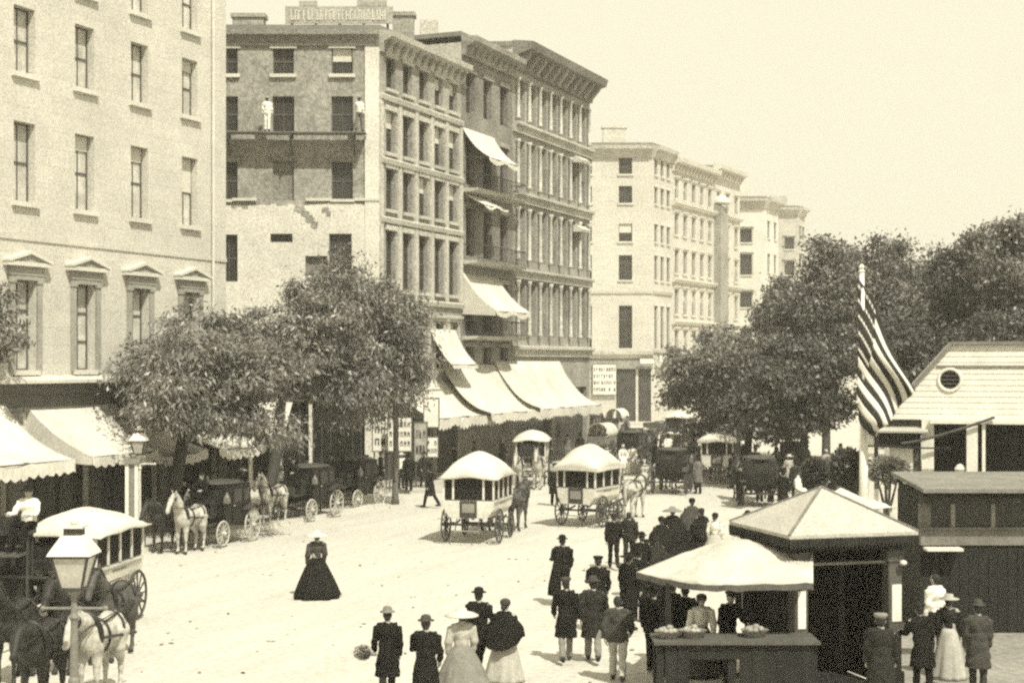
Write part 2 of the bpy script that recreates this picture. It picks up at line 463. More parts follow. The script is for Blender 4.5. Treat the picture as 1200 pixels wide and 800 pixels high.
WCACHE = {}
def wmesh(key, fn):
    if key not in WCACHE: WCACHE[key] = fn()
    return WCACHE[key]
def window(fc, uc, z0, w, h, dep=.28, sash='sash_dark', glass='glass_dark', sill='stone_trim', head=None, headmat='stone_trim', blind=0.0, bars=(1, 1), wall_out=0.0):
    w, h = round(w, 2), round(h, 2)
    def frame():
        b = mb(sash); t = .055; y0, y1 = dep - .10, dep - .04
        b.bx(-w / 2, -w / 2 + t, y0, y1, 0, h); b.bx(w / 2 - t, w / 2, y0, y1, 0, h)
        b.bx(-w / 2 + t, w / 2 - t, y0 + .002, y1 - .002, 0, t); b.bx(-w / 2 + t, w / 2 - t, y0 + .002, y1 - .002, h - t, h)
        for i in range(bars[1]):
            zc = h * (i + 1) / (bars[1] + 1); b.bx(-w / 2 + t, w / 2 - t, y0 + .004, y1 - .004, zc - .035, zc + .035)
        for i in range(bars[0]):
            xc = -w / 2 + w * (i + 1) / (bars[0] + 1); b.bx(xc - .018, xc + .018, y0 + .012, y1 - .006, t, h - t)
        return b.mesh('window')
    def pane():
        b = mb(glass); b.bx(-w / 2 + .02, w / 2 - .02, dep - .055, dep - .03, .02, h - .02); return b.mesh('pane')
    o = fc.put('window', wmesh(('f', w, h, dep, sash, bars), frame), uc, z0, wall_out)
    place('pane', wmesh(('p', w, h, dep, glass), pane), o)
    if sill:
        def ms():
            b = mb(sill); b.bx(-w / 2 - .13, w / 2 + .13, -.15, dep * .5, -.17, -.003); return b.mesh('sill')
        place('sill', wmesh(('s', w, dep, sill), ms), o)
    if head == 'flat':
        def mh():
            b = mb(headmat); b.bx(-w / 2 - .15, w / 2 + .15, -.10, .03, h + .003, h + .25); return b.mesh('lintel')
        place('lintel', wmesh(('l', w, h, headmat), mh), o)
    elif head == 'hood':
        def mhd():
            b = mb(headmat)
            b.prism([(-.02 + .05, h + .02), (-.14, h + .02), (-.16, h + .16), (-.30, h + .22), (-.30, h + .34), (.05, h + .40)], -w / 2 - .25, w / 2 + .25, 'x')
            b.bx(-w / 2 - .2, -w / 2 - .02, -.09, .03, 0, h + .017); b.bx(w / 2 + .02, w / 2 + .2, -.09, .03, 0, h + .017)
            return b.mesh('hood')
        place('hood', wmesh(('h', w, h, headmat), mhd), o)
    elif head == 'pediment':
        def mp():
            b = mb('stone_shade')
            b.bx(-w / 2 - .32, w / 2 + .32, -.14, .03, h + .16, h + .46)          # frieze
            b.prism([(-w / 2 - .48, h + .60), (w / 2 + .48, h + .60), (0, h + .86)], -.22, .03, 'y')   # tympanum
            b.use(M[headmat])
            b.bx(-w / 2 - .54, w / 2 + .54, -.28, .03, h + .462, h + .60)         # shelf
            for sx in (-1, 1):
                b.prism([(sx * (w / 2 + .57), h + .603), (sx * (w / 2 + .57), h + .68), (0, h + .99), (0, h + .88), (sx * (w / 2 + .44), h + .603)], -.32, .03, 'y')
            return b.mesh('pediment')
        place('pediment', wmesh(('pe', w, h, headmat), mp), o)
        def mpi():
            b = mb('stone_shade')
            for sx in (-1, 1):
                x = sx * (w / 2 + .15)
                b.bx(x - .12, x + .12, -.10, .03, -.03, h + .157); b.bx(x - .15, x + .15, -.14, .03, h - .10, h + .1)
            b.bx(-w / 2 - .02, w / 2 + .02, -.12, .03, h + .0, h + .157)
            return b.mesh('surround')
        place('surround', wmesh(('su', w, h), mpi), o)
    if blind:
        def mbl():
            b = mb('blind_white'); b.bx(-w / 2 + .06, w / 2 - .06, dep - .115, dep - .105, h * (1 - blind), h - .02); return b.mesh('blind')
        place('blind', wmesh(('b', w, h, round(blind, 2), dep), mbl), o)
    return o
def slab_roof(bld, pts, z, mt='roof_grey', name='roof', th=.25):
    b = mb(mt); b.prism([(p[0] - bld.location.x, p[1] - bld.location.y) for p in pts], z, z + th, 'z')
    return b.build(name, bld)
def plain_wall(bld, A, B, ztop, mt, name='wall'):
    f = Facade(bld, A, B); f.wall(ztop, [], mt, name=name); return f
def brackets(fc, n, z, h, out, mt, u0=0.0, u1=None, w=.18):
    u1 = fc.L if u1 is None else u1
    me = MB().use(M[mt]).prism([(0.02, 0), (-out * .35, 0), (-out, h * .7), (-out, h), (.02, h)], -w / 2, w / 2, 'x').mesh('bracket')
    for i in range(n):
        fc.put('bracket', me, u0 + (u1 - u0) * (i + .5) / n, z)
def along(Z): return V((facX(Z), Z, 0))

# ------------------------------------------------------------------ granite hotel, left
def hotel():
    A, B = along(28.0), along(63.5)
    e = empty('granite_hotel', B, 0, 'tall pale granite hotel with pedimented windows above its shops', 'building')
    f = Facade(e, A.xy, B.xy)
    k = math.hypot(1, SL)
    cols_ = [(Z - 28.0) * k for Z in (49.1, 52.1, 55.05, 58.05, 61.1)]
    rows = [(5.95, 3.05, 'pediment'), (11.65, 2.7, None), (16.0, 2.25, None), (19.4, 2.2, None), (22.7, 2.0, None)]
    w = 1.08
    ops = []
    for u in cols_:
        for z, h, s in rows: ops.append((u - w / 2, u + w / 2, z, z + h))
    # shopfront openings
    shops = [((Z0 - 28) * k, (Z1 - 28) * k) for Z0, Z1 in ((48.0, 51.2), (51.8, 55.2), (55.8, 59.0), (59.6, 62.8))]
    for a, c in shops: ops.append((a, c, .5, 3.9))
    f.wall(25.6, ops, 'granite_light', depth=.40)
    rr = random.Random(5)
    for i, u in enumerate(cols_):
        for j, (z, h, s) in enumerate(rows):
            bl = rr.choice([0, .2, .35, 0, .5]) if j else 0
            window(f, u, z, w, h, dep=.40, sash='sash_dark', glass='glass_grey', head=s, headmat='stone_trim', blind=bl, bars=(1, 1) if j else (1, 2))
    # entablature over the shops
    f.strip('entablature', [(0, 4.55), (.16, 4.55), (.16, 5.15), (.34, 5.22), (.34, 5.5), (0, 5.5)], 'granite_dark', u0=(47.4 - 28) * k)
    f.strip('ledge', [(0, 5.503), (.62, 5.503), (.62, 5.62), (0, 5.76)], 'stone_trim', u0=(47.4 - 28) * k)
    f.strip('band_course', [(0, 10.35), (.05, 10.35), (.05, 10.5), (0, 10.5)], 'granite_light')
    for a, c in shops:
        b = mb('glass_dark'); b.bx(a + .02, c - .02, .30, .33, .52, 3.88); f.put('shop_window', b.mesh('shop_window'))
        b = mb('dark_paint')
        n = 3
        for q in range(n + 1):
            x = a + (c - a) * q / n; b.bx(max(a, x - .05), min(c, x + .05), .2, .3, .5, 3.9)
        b.bx(a + .06, c - .06, .205, .297, 3.1, 3.2)
        f.put('shop_frame', b.mesh('shop_frame'))
    # shop pilasters
    me = mb('granite_dark').bx(-.28, .28, -.14, .02, .0, 4.54).bx(-.34, .34, -.2, .02, 4.1, 4.4).bx(-.34, .34, -.2, .02, 0, .5).mesh('pilaster')
    for Zp in (47.7, 51.5, 55.5, 59.3, 63.1): f.put('pilaster', me, (Zp - 28) * k)
    b = mb('stone_trim'); b.tube([(0, -.1, 5.8), (0, -.1, 24.5)], .06, 8); f.put('rain_pipe', b.mesh('rain_pipe'), (62.5 - 28) * k)
    f.strip('cornice', [(0, 24.4), (.2, 24.4), (.5, 25.0), (.7, 25.1), (.7, 25.5), (0, 25.55)], 'stone_trim')
    back = -NRM * 18
    plain_wall(e, B.xy, (B + back).xy, 25.6, 'granite_light', 'end_wall')
    slab_roof(e, [A, B, B + back, A + back], 25.61)
hotel()

# ------------------------------------------------------------------ corner block under repair
CORN = along(76.2)
def corner_block():
    e = empty('corner_block', CORN, 0, 'grey corner block with a scaffolded end wall and a board on its roof', 'building')
    zt = 22.4
    Lx = 17.0
    f = Facade(e, (CORN.x - Lx, CORN.y), (CORN.x, CORN.y))      # end wall, square to the view
    m_px = CORN.y / FPX
    def U(px): return Lx + (px - 600) * m_px - CORN.x
    def Zp(py): return CAM_H - (py - HOR) * m_px
    ops, wins = [], []
    def W(px, pa, pb, w, **kw):
        u = U(px); z0, z1 = Zp(pb), Zp(pa)
        ops.append((u - w / 2, u + w / 2, z0, z1)); wins.append((u, z0, w, z1 - z0, kw))
    for px in (266, 332, 401): W(px, 57, 87, 1.05, head='flat', sill='stone_trim', blind=0 if px != 401 else .5)
    for px in (266, 332, 401): W(px, 113, 155, 1.08, head=None, sill=None, blind=0.0 if px == 332 else .0)
    # bricked or dark openings in the worn middle band
    W(332, 189, 235, 1.05, head='flat', headmat='brick_grey', sill=None, glass='brick_grey', bars=(0, 0), sash='brick_grey')
    W(401, 190, 234, 1.05, head='flat', headmat='brick_grey', sill=None, blind=0)
    W(266, 190, 234, 1.05, head='flat', headmat='brick_grey', sill=None)
    W(399, 274, 321, 1.12, head=None, sill='stone_trim', bars=(1, 2))
    W(268, 275, 330, 0.9, head=None, sill=None)
    W(330, 274, 284, 1.1, head=None, sill=None, bars=(0, 0))
    W(371, 300, 330, 1.1, head=None, sill=None, bars=(1, 0), sash='wood_mid', glass='wood_mid')
    added_shops = [(U(a), U(c)) for a, c in ((262, 292), (296, 326), (330, 362), (366, 398), (402, 434))]  # storefront added only to darken the wall base under the trees
    for a, c in added_shops: ops.append((a, c, .35, 4.3))
    f.wall(zt, ops, 'brick_worn', depth=.25)
    for a, c in added_shops:
        b = mb('opening_dark').bx(a + .02, c - .02, .16, .2, .37, 4.28); o = f.put('shop_window', b.mesh('shop_window'))  # added near-black panel, stands for the shade along the wall base
        for q in range(4):
            x = a + .04 + (c - a - .08) * q / 3; place('glazing_bar', mb('dark_paint').bx(x - .03, x + .03, .10, .159, .37, 4.28).mesh('glazing_bar'), o)
    f.strip('added_fascia', [(0.06, 4.5), (.28, 4.5), (.36, 5.3), (.5, 5.4), (.5, 5.55), (.06, 5.6)], 'wood_grey')  # dark board added with the storefront to deepen the tone
    for u, z0, w, h, kw in wins: window(f, u, z0, w, h, dep=.25, **kw)
    # the pale plastered lower storeys stand proud with a broken upper edge
    rr = random.Random(8)
    zb = Zp(239)
    lowops = [o for o in ops if o[3] < zb]
    f.wall(zb - .35, [(a, c, d, g) for a, c, d, g in lowops], 'plaster_pale', depth=.06, name='plaster', out=.06, closed=False)
    b = mb('plaster_pale')
    n = 60
    for i in range(n):
        x0, x1 = f.L * i / n, f.L * (i + 1) / n
        h = .30 + .05 * math.sin(i * .5) + .05 * rr.random() - (.22 * rr.random() if 33 < i < 44 else 0)
        b.bx(x0, x1, -.058 - rr.uniform(0, .01), .01, zb - .352, zb - .35 + h)
    f.put('broken_edge', b.mesh('broken_edge'))
    b = mb('stone_trim'); n = 14
    for i in range(n):
        if i in (9, 10): continue
        z = zb + .12 + rr.uniform(-.05, .05)
        b.bx(f.L * i / n, f.L * (i + 1) / n, -.12 - rr.uniform(0, .05), .01, z, z + .14)
    f.put('string_course', b.mesh('string_course'))
    for (px, py, s) in ((352, 246, .26), (358, 252, .24), (364, 257, .26), (367, 263, .22), (386, 250, .14), (381, 246, .18)):
        b = mb('brick_worn')
        for q in range(4):
            b.box((U(px) + rr.uniform(-.1, .1), -.065, Zp(py) + rr.uniform(-.08, .08)), (s * rr.uniform(.8, 1.6), .03 + .003 * q, s * rr.uniform(.6, 1.2)), rot=(0, rr.uniform(-.5, .5), 0))
        f.put('bare_brick_patch', b.mesh('bare_brick_patch'))
    b = mb('plaster_pale'); b.bx(-.35, .35, -.1, .02, 0, zt - .5); f.put('corner_pier', b.mesh('corner_pier'), f.L - .36)
    f.strip('cornice', [(0, zt - .5), (.15, zt - .5), (.3, zt - .1), (.45, zt), (.45, zt + .25), (0, zt + .3)], 'brick_grey')
    # street front
    B = along(85.3)
    g = Facade(e, CORN.xy, B.xy)
    k = math.hypot(1, SL)
    cu = [(Z - 76.2) * k for Z in (77.35, 79.1, 80.85, 82.6, 84.3)]
    rows = [(19.95, 1.55, 'flat'), (16.75, 2.1, 'flat'), (13.9, 2.05, 'flat'), (9.9, 2.95, 'flat'), (5.9, 2.5, 'hood')]
    ops = [(u - .52, u + .52, z, z + h) for u in cu for z, h, s in rows]
    ops += [(.5, 3.2, .3, 3.4), (3.7, 6.2, .3, 3.4), (6.7, 9.4, .3, 3.4)]
    g.wall(zt, ops, 'brown_stone', depth=.34)
    for u in cu:
        for z, h, s in rows: window(g, u, z, 1.04, h, dep=.34, head=s, headmat='mid_stone', sill='mid_stone', blind=rr.choice([0, 0, .4]))
    for z in (19.3, 16.15, 13.2, 9.2): g.strip('belt_course', [(0, z), (.16, z), (.22, z + .22), (.12, z + .3), (0, z + .3)], 'mid_stone')
    # piers between the windows
    for i in range(6):
        u = .12 + (g.L - .24) * i / 5.0 if i in (0, 5) else (cu[i - 1] + cu[i]) / 2
        me = wmesh(('pier', 'b2'), lambda: mb('mid_stone').bx(-.17, .17, -.10, .02, 9.52, 19.28).mesh('pier'))
        g.put('pier', me, u)
    g.strip('cornice', [(0, zt - .75), (.12, zt - .75), (.25, zt - .25), (.7, zt - .05), (.75, zt + .22), (0, zt + .3)], 'mid_stone')
    brackets(g, 12, zt - .7, .55, .5, 'brown_stone')
    for a, c in ((.5, 3.2), (3.7, 6.2), (6.7, 9.4)):
        b = mb('dark_paint').bx(a + .02, c - .02, .2, .24, .32, 3.38); g.put('shop_window', b.mesh('shop_window'))
    g.strip('shop_cornice', [(0, 4.5), (.3, 4.5), (.45, 4.8), (0, 4.9)], 'mid_stone')
    bk = V((-16, 6, 0))
    slab_roof(e, [CORN, B, B + bk, CORN + V((-17, 0, 0))], zt + .31)
    b = mb('brick_worn').bx(-.55, .55, -.4, .4, 0, 1.3).bx(-.65, .65, -.5, .5, 1.302, 1.5)
    b.build('chimney', e, V((.9, 4.2, zt + .56)))
    b = mb('brick_worn').bx(-.8, .8, -.4, .4, 0, 1.0).bx(-.9, .9, -.5, .5, 1.002, 1.2)
    b.build('chimney', e, V((-14.6 + 7.6, 3.2, zt + .56)))
    return f, g, U, Zp, zt
c_end, c_front, cU, cZ, c_top = corner_block()

# roof board: weathered lettering no longer readable
def roof_board():
    z = c_top + .56
    x0, x1 = cU(331) - 17 + CORN.x, cU(459) - 17 + CORN.x
    e = empty('roof_sign', V(((x0 + x1) / 2, CORN.y + .9, z)), 0, 'long weathered lettered board on the corner block roof', 'sign')
    L = x1 - x0
    n = 5
    for i in range(n):
        a, c = -L / 2 + L * i / n + .01, -L / 2 + L * (i + 1) / n - .01
        mb('sign_mid').bx(a, c, -.05 - .004 * (i % 2), .05, .25, 1.1).build('board', e)
    rr = random.Random(2)
    b = mb('stone_trim')
    for i in range(23):
        x = -L / 2 + .35 + (L - .7) * i / 22 + rr.uniform(-.03, .03); w = rr.uniform(.06, .09)
        b.bx(x - w, x - w + .05, -.09, -.055, .42, .92)
        if rr.random() < .7: b.bx(x + w - .04, x + w, -.09, -.055, .42, rr.uniform(.6, .92))
        for zz in rr.sample([.42, .62, .85], 1): b.bx(x - w + .051, x + w - .041, -.088, -.055, zz, zz + .06)
    b.build('lettering', e)['kind'] = 'stuff'
    for i in range(5):
        x = -L / 2 + .3 + (L - .6) * i / 4
        mb('wood_grey').bar((x, .12, 0), (x, .12, 1.0), .08).bar((x, .12, .9), (x, .9, 0), .07).build('strut', e)
    mb('sign_mid').bx(-1.4, -.5, -.05, .05, 1.13, 1.38).build('top_board', e, (-.6, 0, 0))
    mb('sign_mid').bx(0.9, 2.4, -.05, .05, 1.13, 1.5).build('top_board', e)
roof_board()

# scaffold slung along the end wall
def scaffold():
    z = cZ(158)
    e = empty('scaffold', V((CORN.x - 8.5, CORN.y, z)), 0, 'plank scaffold slung along the corner block end wall', 'scaffold')
    Lx = 17.0
    rr = random.Random(4)
    for i in range(3):
        y = -.30 - i * .31
        for s in range(3):
            a, c = -8.5 + Lx * s / 3 + .02, -8.5 + Lx * (s + 1) / 3 + (.1 if s < 2 else -.6)
            mb('wood_mid').bx(a, c, y - .14, y + .14, -.05 + .002 * i + .03 * (s % 2), .0 + .002 * i + .03 * (s % 2)).build('plank', e)
    for i in range(6):
        x = -8.2 + i * 3.1
        mb('wood_grey').bar((x, .0, -.12), (x, -1.1, -.12), .09, .12).bar((x, -.02, -1.0), (x, -.9, -.17), .07).build('bracket', e)
scaffold()

# ------------------------------------------------------------------ balconied house with awnings
def balcony_house():
    A, B = along(85.3), along(92.2)
    e = empty('balcony_house', A, 0, 'dark narrow house with iron balconies on every storey', 'building')
    f = Facade(e, A.xy, B.xy); zt = 24.0
    us = [1.25, 3.7, 6.15]
    rows = [(20.2, 2.3), (16.2, 2.7), (12.2, 2.7), (8.0, 2.8), (4.9, 2.2)]
    ops = [(u - .6, u + .6, z, z + h) for u in us for z, h in rows]
    f.wall(zt, ops, 'dark_stone', depth=.4)
    for u in us:
        for z, h in rows: window(f, u, z, 1.2, h, dep=.4, head='flat', headmat='brown_stone', sill=None, bars=(1, 2))
    f.strip('cornice', [(0, zt - .7), (.2, zt - .7), (.35, zt - .2), (.9, zt), (.95, zt + .3), (0, zt + .35)], 'brown_stone')
    brackets(f, 9, zt - .65, .6, .6, 'brown_stone')
    for z in (15.9, 11.9, 7.7):
        o = f.strip('balcony', [(0, z - .22), (.9, z - .15), (1.0, z), (0, z)], 'mid_stone', .1, f.L - .1)
        b = mb('dark_paint')
        b.bx(.15, f.L - .15, -.97, -.93, z + .85, z + .90).bx(.15, f.L - .15, -.97, -.93, z + .12, z + .15)
        n = 30
        for i in range(n + 1):
            x = .16 + (f.L - .32) * i / n; b.bx(x - .013, x + .013, -.96, -.94, z + .003, z + .85)
        for x in (.15, f.L - .15): b.bx(x - .02, x + .02, -.95, 0, z + .85, z + .9)
        r_ = mb('dark_paint'); r_.v, r_.f, r_.m = b.v, b.f, b.m
        place('railing', r_.mesh('railing'), o)
    slab_roof(e, [A, B, B - NRM * 14, A - NRM * 14], zt + .36)
    plain_wall(e, (A - NRM * 14).xy, A.xy, zt, 'mid_stone', 'end_wall')
    b = mb('mid_stone').bx(-.5, .5, -.4, .4, 0, 1.0); b.build('chimney', e, V((-1.9, 2.0, zt + .6)))
    return f
bal_f = balcony_house()

# ------------------------------------------------------------------ dark iron front with a heavy cornice
def iron_front():
    A, B = along(92.2), along(105.0)
    e = empty('iron_front_store', A, 0, 'tall brown store with close-set columns and a heavy bracketed cornice', 'building')
    f = Facade(e, A.xy, B.xy); zt = 25.2
    n = 7
    us = [.55 + (f.L - 1.1) * (i + .5) / n for i in range(n)]
    rows = [(20.9, 2.5), (16.8, 2.9), (12.4, 3.2), (7.8, 3.4)]
    ops = [(u - .55, u + .55, z, z + h) for u in us for z, h in rows] + [(.6, f.L / 2 - .3, .3, 4.6), (f.L / 2 + .3, f.L - .6, .3, 4.6)]
    f.wall(zt, ops, 'brown_stone', depth=.45)
    for u in us:
        for z, h in rows: window(f, u, z, 1.1, h, dep=.45, head=None, sill=None, bars=(1, 1))
    colm = mb('mid_stone').lathe([(.16, 0), (.16, .15), (.11, .2), (.10, 2.6), (.16, 2.7), (.18, 2.85)], n=8).mesh('column', True)
    for z, h in rows:
        for i in range(n + 1):
            u = .55 + (f.L - 1.1) * i / n
            o = f.put('column', colm, u, z, .16); o.scale = (1, 1, h / 2.85)
    for z in (20.1, 15.9, 11.3, 6.6): f.strip('belt_course', [(0, z), (.2, z), (.2, z + .35), (.42, z + .45), (.42, z + .6), (0, z + .66)], 'mid_stone')
    f.strip('cornice', [(0, zt - 1.3), (.2, zt - 1.3), (.35, zt - .5), (1.2, zt - .25), (1.35, zt + .2), (.2, zt + .35), (0, zt + .35)], 'dark_stone')
    brackets(f, 11, zt - 1.25, 1.0, .95, 'brown_stone', w=.3)
    # shallow pale bay caps near the far end
    for z in (19.5, 14.9):
        b = mb('pale_trim').prism([(0, 0), (-.55, 0), (-.62, .18), (-.2, .45), (0, .45)], -.9, .9, 'x'); f.put('bay_cap', b.mesh('bay_cap'), f.L - 2.4, z)
    for u in (f.L / 4 + .1, f.L * .75 - .1):
        b = mb('glass_dark').bx(-f.L / 4 + .5, f.L / 4 - .5, .3, .34, .32, 4.58); f.put('shop_window', b.mesh('shop_window'), u)
    bw = A - V((11, -1.0, 0))
    plain_wall(e, bw.xy, A.xy, zt, 'mid_stone', 'end_wall')
    g = Facade(e, bw.xy, A.xy)
    g.strip('coping', [(0, zt), (.12, zt), (.12, zt + .28), (0, zt + .28)], 'dark_stone')
    b = mb('pale_trim').bx(0, 2.6, -.12, .02, 0, .5); g.put('roof_curb', b.mesh('roof_curb'), g.L - 2.7, 23.95)
    slab_roof(e, [A, B, B - V((12, 0, 0)), bw], zt + .02)
    plain_wall(e, B.xy, (B - V((12, 0, 0))).xy, zt, 'brown_stone', 'far_wall')
    return f
iron_f = iron_front()

# ------------------------------------------------------------------ white block farther up
S2 = 0.5
def far_line(Z): return V((14.2 + S2 * (Z - 155), Z, 0))
def white_block():
    C = far_line(155.0)
    e = empty('white_corner_block', C, 0, 'pale corner block square to the view beyond the awnings', 'building')
    zt = 27.7; mp = 155.0 / FPX
    Lx = 14.0
    f = Facade(e, (C.x - Lx, C.y), C.xy)
    def U(px): return Lx + (px - 600) * mp - C.x
    def Zp(py): return CAM_H - (py - HOR) * mp
    ops, wins = [], []
    for px, w in ((688, .95), (733, 1.35)):
        for a, c in ((185, 204), (218, 238), (262, 283), (299, 328), (358, 408)):
            u = U(px); ops.append((u - w / 2, u + w / 2, Zp(c), Zp(a))); wins.append((u, Zp(c), w, Zp(a) - Zp(c), c))
    ops.append((U(722), U(745), .3, Zp(425)))
    ops.append((U(748), U(763), .3, Zp(425)))
    f.wall(zt, ops, 'pale_marble', depth=.3)
    for i, (u, z, w, h, c) in enumerate(wins): window(f, u, z, w, h, dep=.3, head=None, sill='stone_trim', bars=(1, 2) if c > 320 else (1, 1), blind=.5 if c == 283 and i > 4 else 0)
    f.strip('belt_course', [(0, Zp(344)), (.12, Zp(344)), (.12, Zp(341)), (0, Zp(341))], 'mid_stone', 0, f.L)
    f.strip('shop_cornice', [(0, Zp(420)), (.3, Zp(420)), (.55, Zp(415)), (.55, Zp(411)), (0, Zp(410))], 'mid_stone')
    f.strip('fascia', [(0, Zp(432)), (.15, Zp(432)), (.15, Zp(421)), (0, Zp(421))], 'brown_stone')
    for a, c in ((722, 745), (748, 763)):
        b = mb('dark_paint').bx(U(a) + .02, U(c) - .02, .1, .15, .32, Zp(425) - .02); f.put('shop_window', b.mesh('shop_window'))
    f.strip('cornice', [(0, zt - .8), (.2, zt - .8), (.4, zt - .2), (.8, zt), (.85, zt + .35), (0, zt + .45)], 'mid_stone')
    D = far_line(159.8)
    g = Facade(e, C.xy, D.xy)
    us = [.9, 2.65, 4.4]
    rows = [(Zp(204), 1.6), (Zp(238), 1.7), (Zp(283), 1.8), (Zp(328), 2.5), (Zp(408), 4.3)]
    ops = [(u - .4, u + .4, z, z + h) for u in us for z, h in rows]
    g.wall(zt, ops, 'pale_marble', depth=.3)
    for u in us:
        for z, h in rows: window(g, u, z, .8, h, dep=.3, head='flat', headmat='pale_trim', sill='stone_trim')
    g.strip('cornice', [(0, zt - .8), (.2, zt - .8), (.4, zt - .2), (.8, zt), (.85, zt + .35), (0, zt + .45)], 'mid_stone')
    for z in (Zp(344), Zp(413)): g.strip('belt_course', [(0, z), (.15, z), (.2, z + .3), (0, z + .35)], 'mid_stone')
    slab_roof(e, [C, D, D - V((14, 0, 0)), C - V((14, 0, 0))], zt + .46)
    b = mb('pale_marble').bx(-1.15, 1.15, -.5, .5, 0, 1.7).bx(-1.3, 1.3, -.6, .6, 1.702, 1.95); b.build('chimney', e, V((U(721) - Lx, 2.0, zt + .7)))
    return f, U, Zp
wb_f, wU, wZ = white_block()

def row_front(name, label, Za, Zb, zt, n, rows, wallm, trim, belts, extra=None, depth=12):
    A, B = far_line(Za), far_line(Zb)
    e = empty(name, A, 0, label, 'building')
    f = Facade(e, A.xy, B.xy)
    us = [f.L * (i + .5) / n for i in range(n)]
    w = min(1.15, f.L / n * .5)
    ops = [(u - w / 2, u + w / 2, z, z + h) for u in us for z, h in rows]
    f.wall(zt, ops, wallm, depth=.35)
    for u in us:
        for z, h in rows: window(f, u, z, w, h, dep=.35, head='hood', headmat=trim, sill=trim, blind=.45 if rng.random() < .3 else 0)
    for z in belts: f.strip('belt_course', [(0, z), (.25, z), (.5, z + .3), (.5, z + .45), (0, z + .5)], trim)
    f.strip('cornice', [(0, zt - 1.0), (.2, zt - 1.0), (.4, zt - .3), (1.0, zt - .1), (1.1, zt + .3), (0, zt + .5)], trim)
    brackets(f, max(4, int(f.L)), zt - .95, .8, .75, wallm)
    slab_roof(e, [A, B, B - V((depth, 0, 0)), A - V((depth, 0, 0))], zt + .02)
    plain_wall(e, (A - V((depth, 0, 0))).xy, A.xy, zt, wallm, 'end_wall')
    return e, f
rows6 = [(23.4, 2.0), (19.6, 2.2), (15.6, 2.4), (11.3, 2.6), (6.2, 3.4)]
e6, f6 = row_front('marble_store', 'pale marble store with hooded windows next to the white corner block', 159.8, 171.5, 27.2, 5, rows6, 'pale_marble', 'pale_trim', (22.6, 14.6, 10.2, 5.2))
e6b, f6b = row_front('marble_hotel', 'pale marble front with a dark projecting bay beside the trees', 171.5, 180.0, 28.0, 3, rows6, 'pale_marble', 'pale_trim', (22.6, 14.6, 10.2, 5.2))
b = mb('brown_stone').prism([(0, 0), (-.8, .3), (-.8, 17.6), (0, 18.0)], -1.3, 1.3, 'x'); f6b.put('bay', b.mesh('bay'), 1.6, 6.0)
b = mb('pale_trim').lathe([(.9, 0), (1.1, .15), (1.0, .5), (.5, .9), (.05, 1.0)], n=12); f6b.put('bay_cap', b.mesh('bay_cap'), 1.6, 24.0, .4)

def end_block(name, label, px0, px1, pxs, ytop, Z, wallm, wins, Zend):
    mp = Z / FPX
    A, C = at(px0, 425, Z), at(px1, 425, Z)
    C.z = 0; A.z = 0
    e = empty(name, C, 0, label, 'building')
    zt = CAM_H + (HOR - ytop) * mp
    f = Facade(e, A.xy, C.xy)
    ops, ws = [], []
    for px in pxs:
        for a, c in wins:
            u = (px - px0) * mp; z0, z1 = CAM_H + (HOR - c) * mp, CAM_H + (HOR - a) * mp
            ops.append((u - .75, u + .75, z0, z1)); ws.append((u, z0, 1.5, z1 - z0))
    f.wall(zt, ops, wallm, depth=.3)
    for u, z0, w, h in ws: window(f, u, z0, w, h, dep=.3, head='hood', headmat='mid_stone', sill='stone_trim', bars=(1, 2))
    f.strip('cornice', [(0, zt - .9), (.2, zt - .9), (.4, zt - .2), (.9, zt), (.95, zt + .3), (0, zt + .4)], 'mid_stone')
    D = C + V((S2 * (Zend - Z), Zend - Z, 0))
    g = Facade(e, C.xy, D.xy)
    n = max(2, int(g.L / 3))
    us = [g.L * (i + .5) / n for i in range(n)]
    rws = [(zt - 4.6, 2.2), (zt - 9.0, 2.4), (zt - 13.4, 2.4), (zt - 17.8, 2.4)]
    ops = [(u - .5, u + .5, z, z + h) for u in us for z, h in rws]
    g.wall(zt, ops, wallm, depth=.3)
    for u in us:
        for z, h in rws: window(g, u, z, 1.0, h, dep=.3, head='flat', headmat='pale_trim', sill='stone_trim')
    g.strip('cornice', [(0, zt - .9), (.2, zt - .9), (.4, zt - .2), (.9, zt), (.95, zt + .3), (0, zt + .4)], 'mid_stone')
    slab_roof(e, [A, C, D, D - (C - A)], zt + .42)
    b = mb(wallm).bx(-1.3, 1.3, -.6, .6, 0, 1.8); b.build('chimney', e, V(((px0 - px1) * mp * .45, 2.5, zt + .6)))
end_block('tall_tenement', 'pale tenement with hooded windows seen over the park trees', 845, 897, (874,), 236, 196.0, 'plaster_pale', ((268, 284), (298, 322), (342, 360), (384, 404)), 201.0)
end_block('distant_block', 'farthest pale block fading above the park trees', 890, 936, (925,), 246, 236.0, 'mid_stone', ((278, 292), (306, 322)), 239.0)

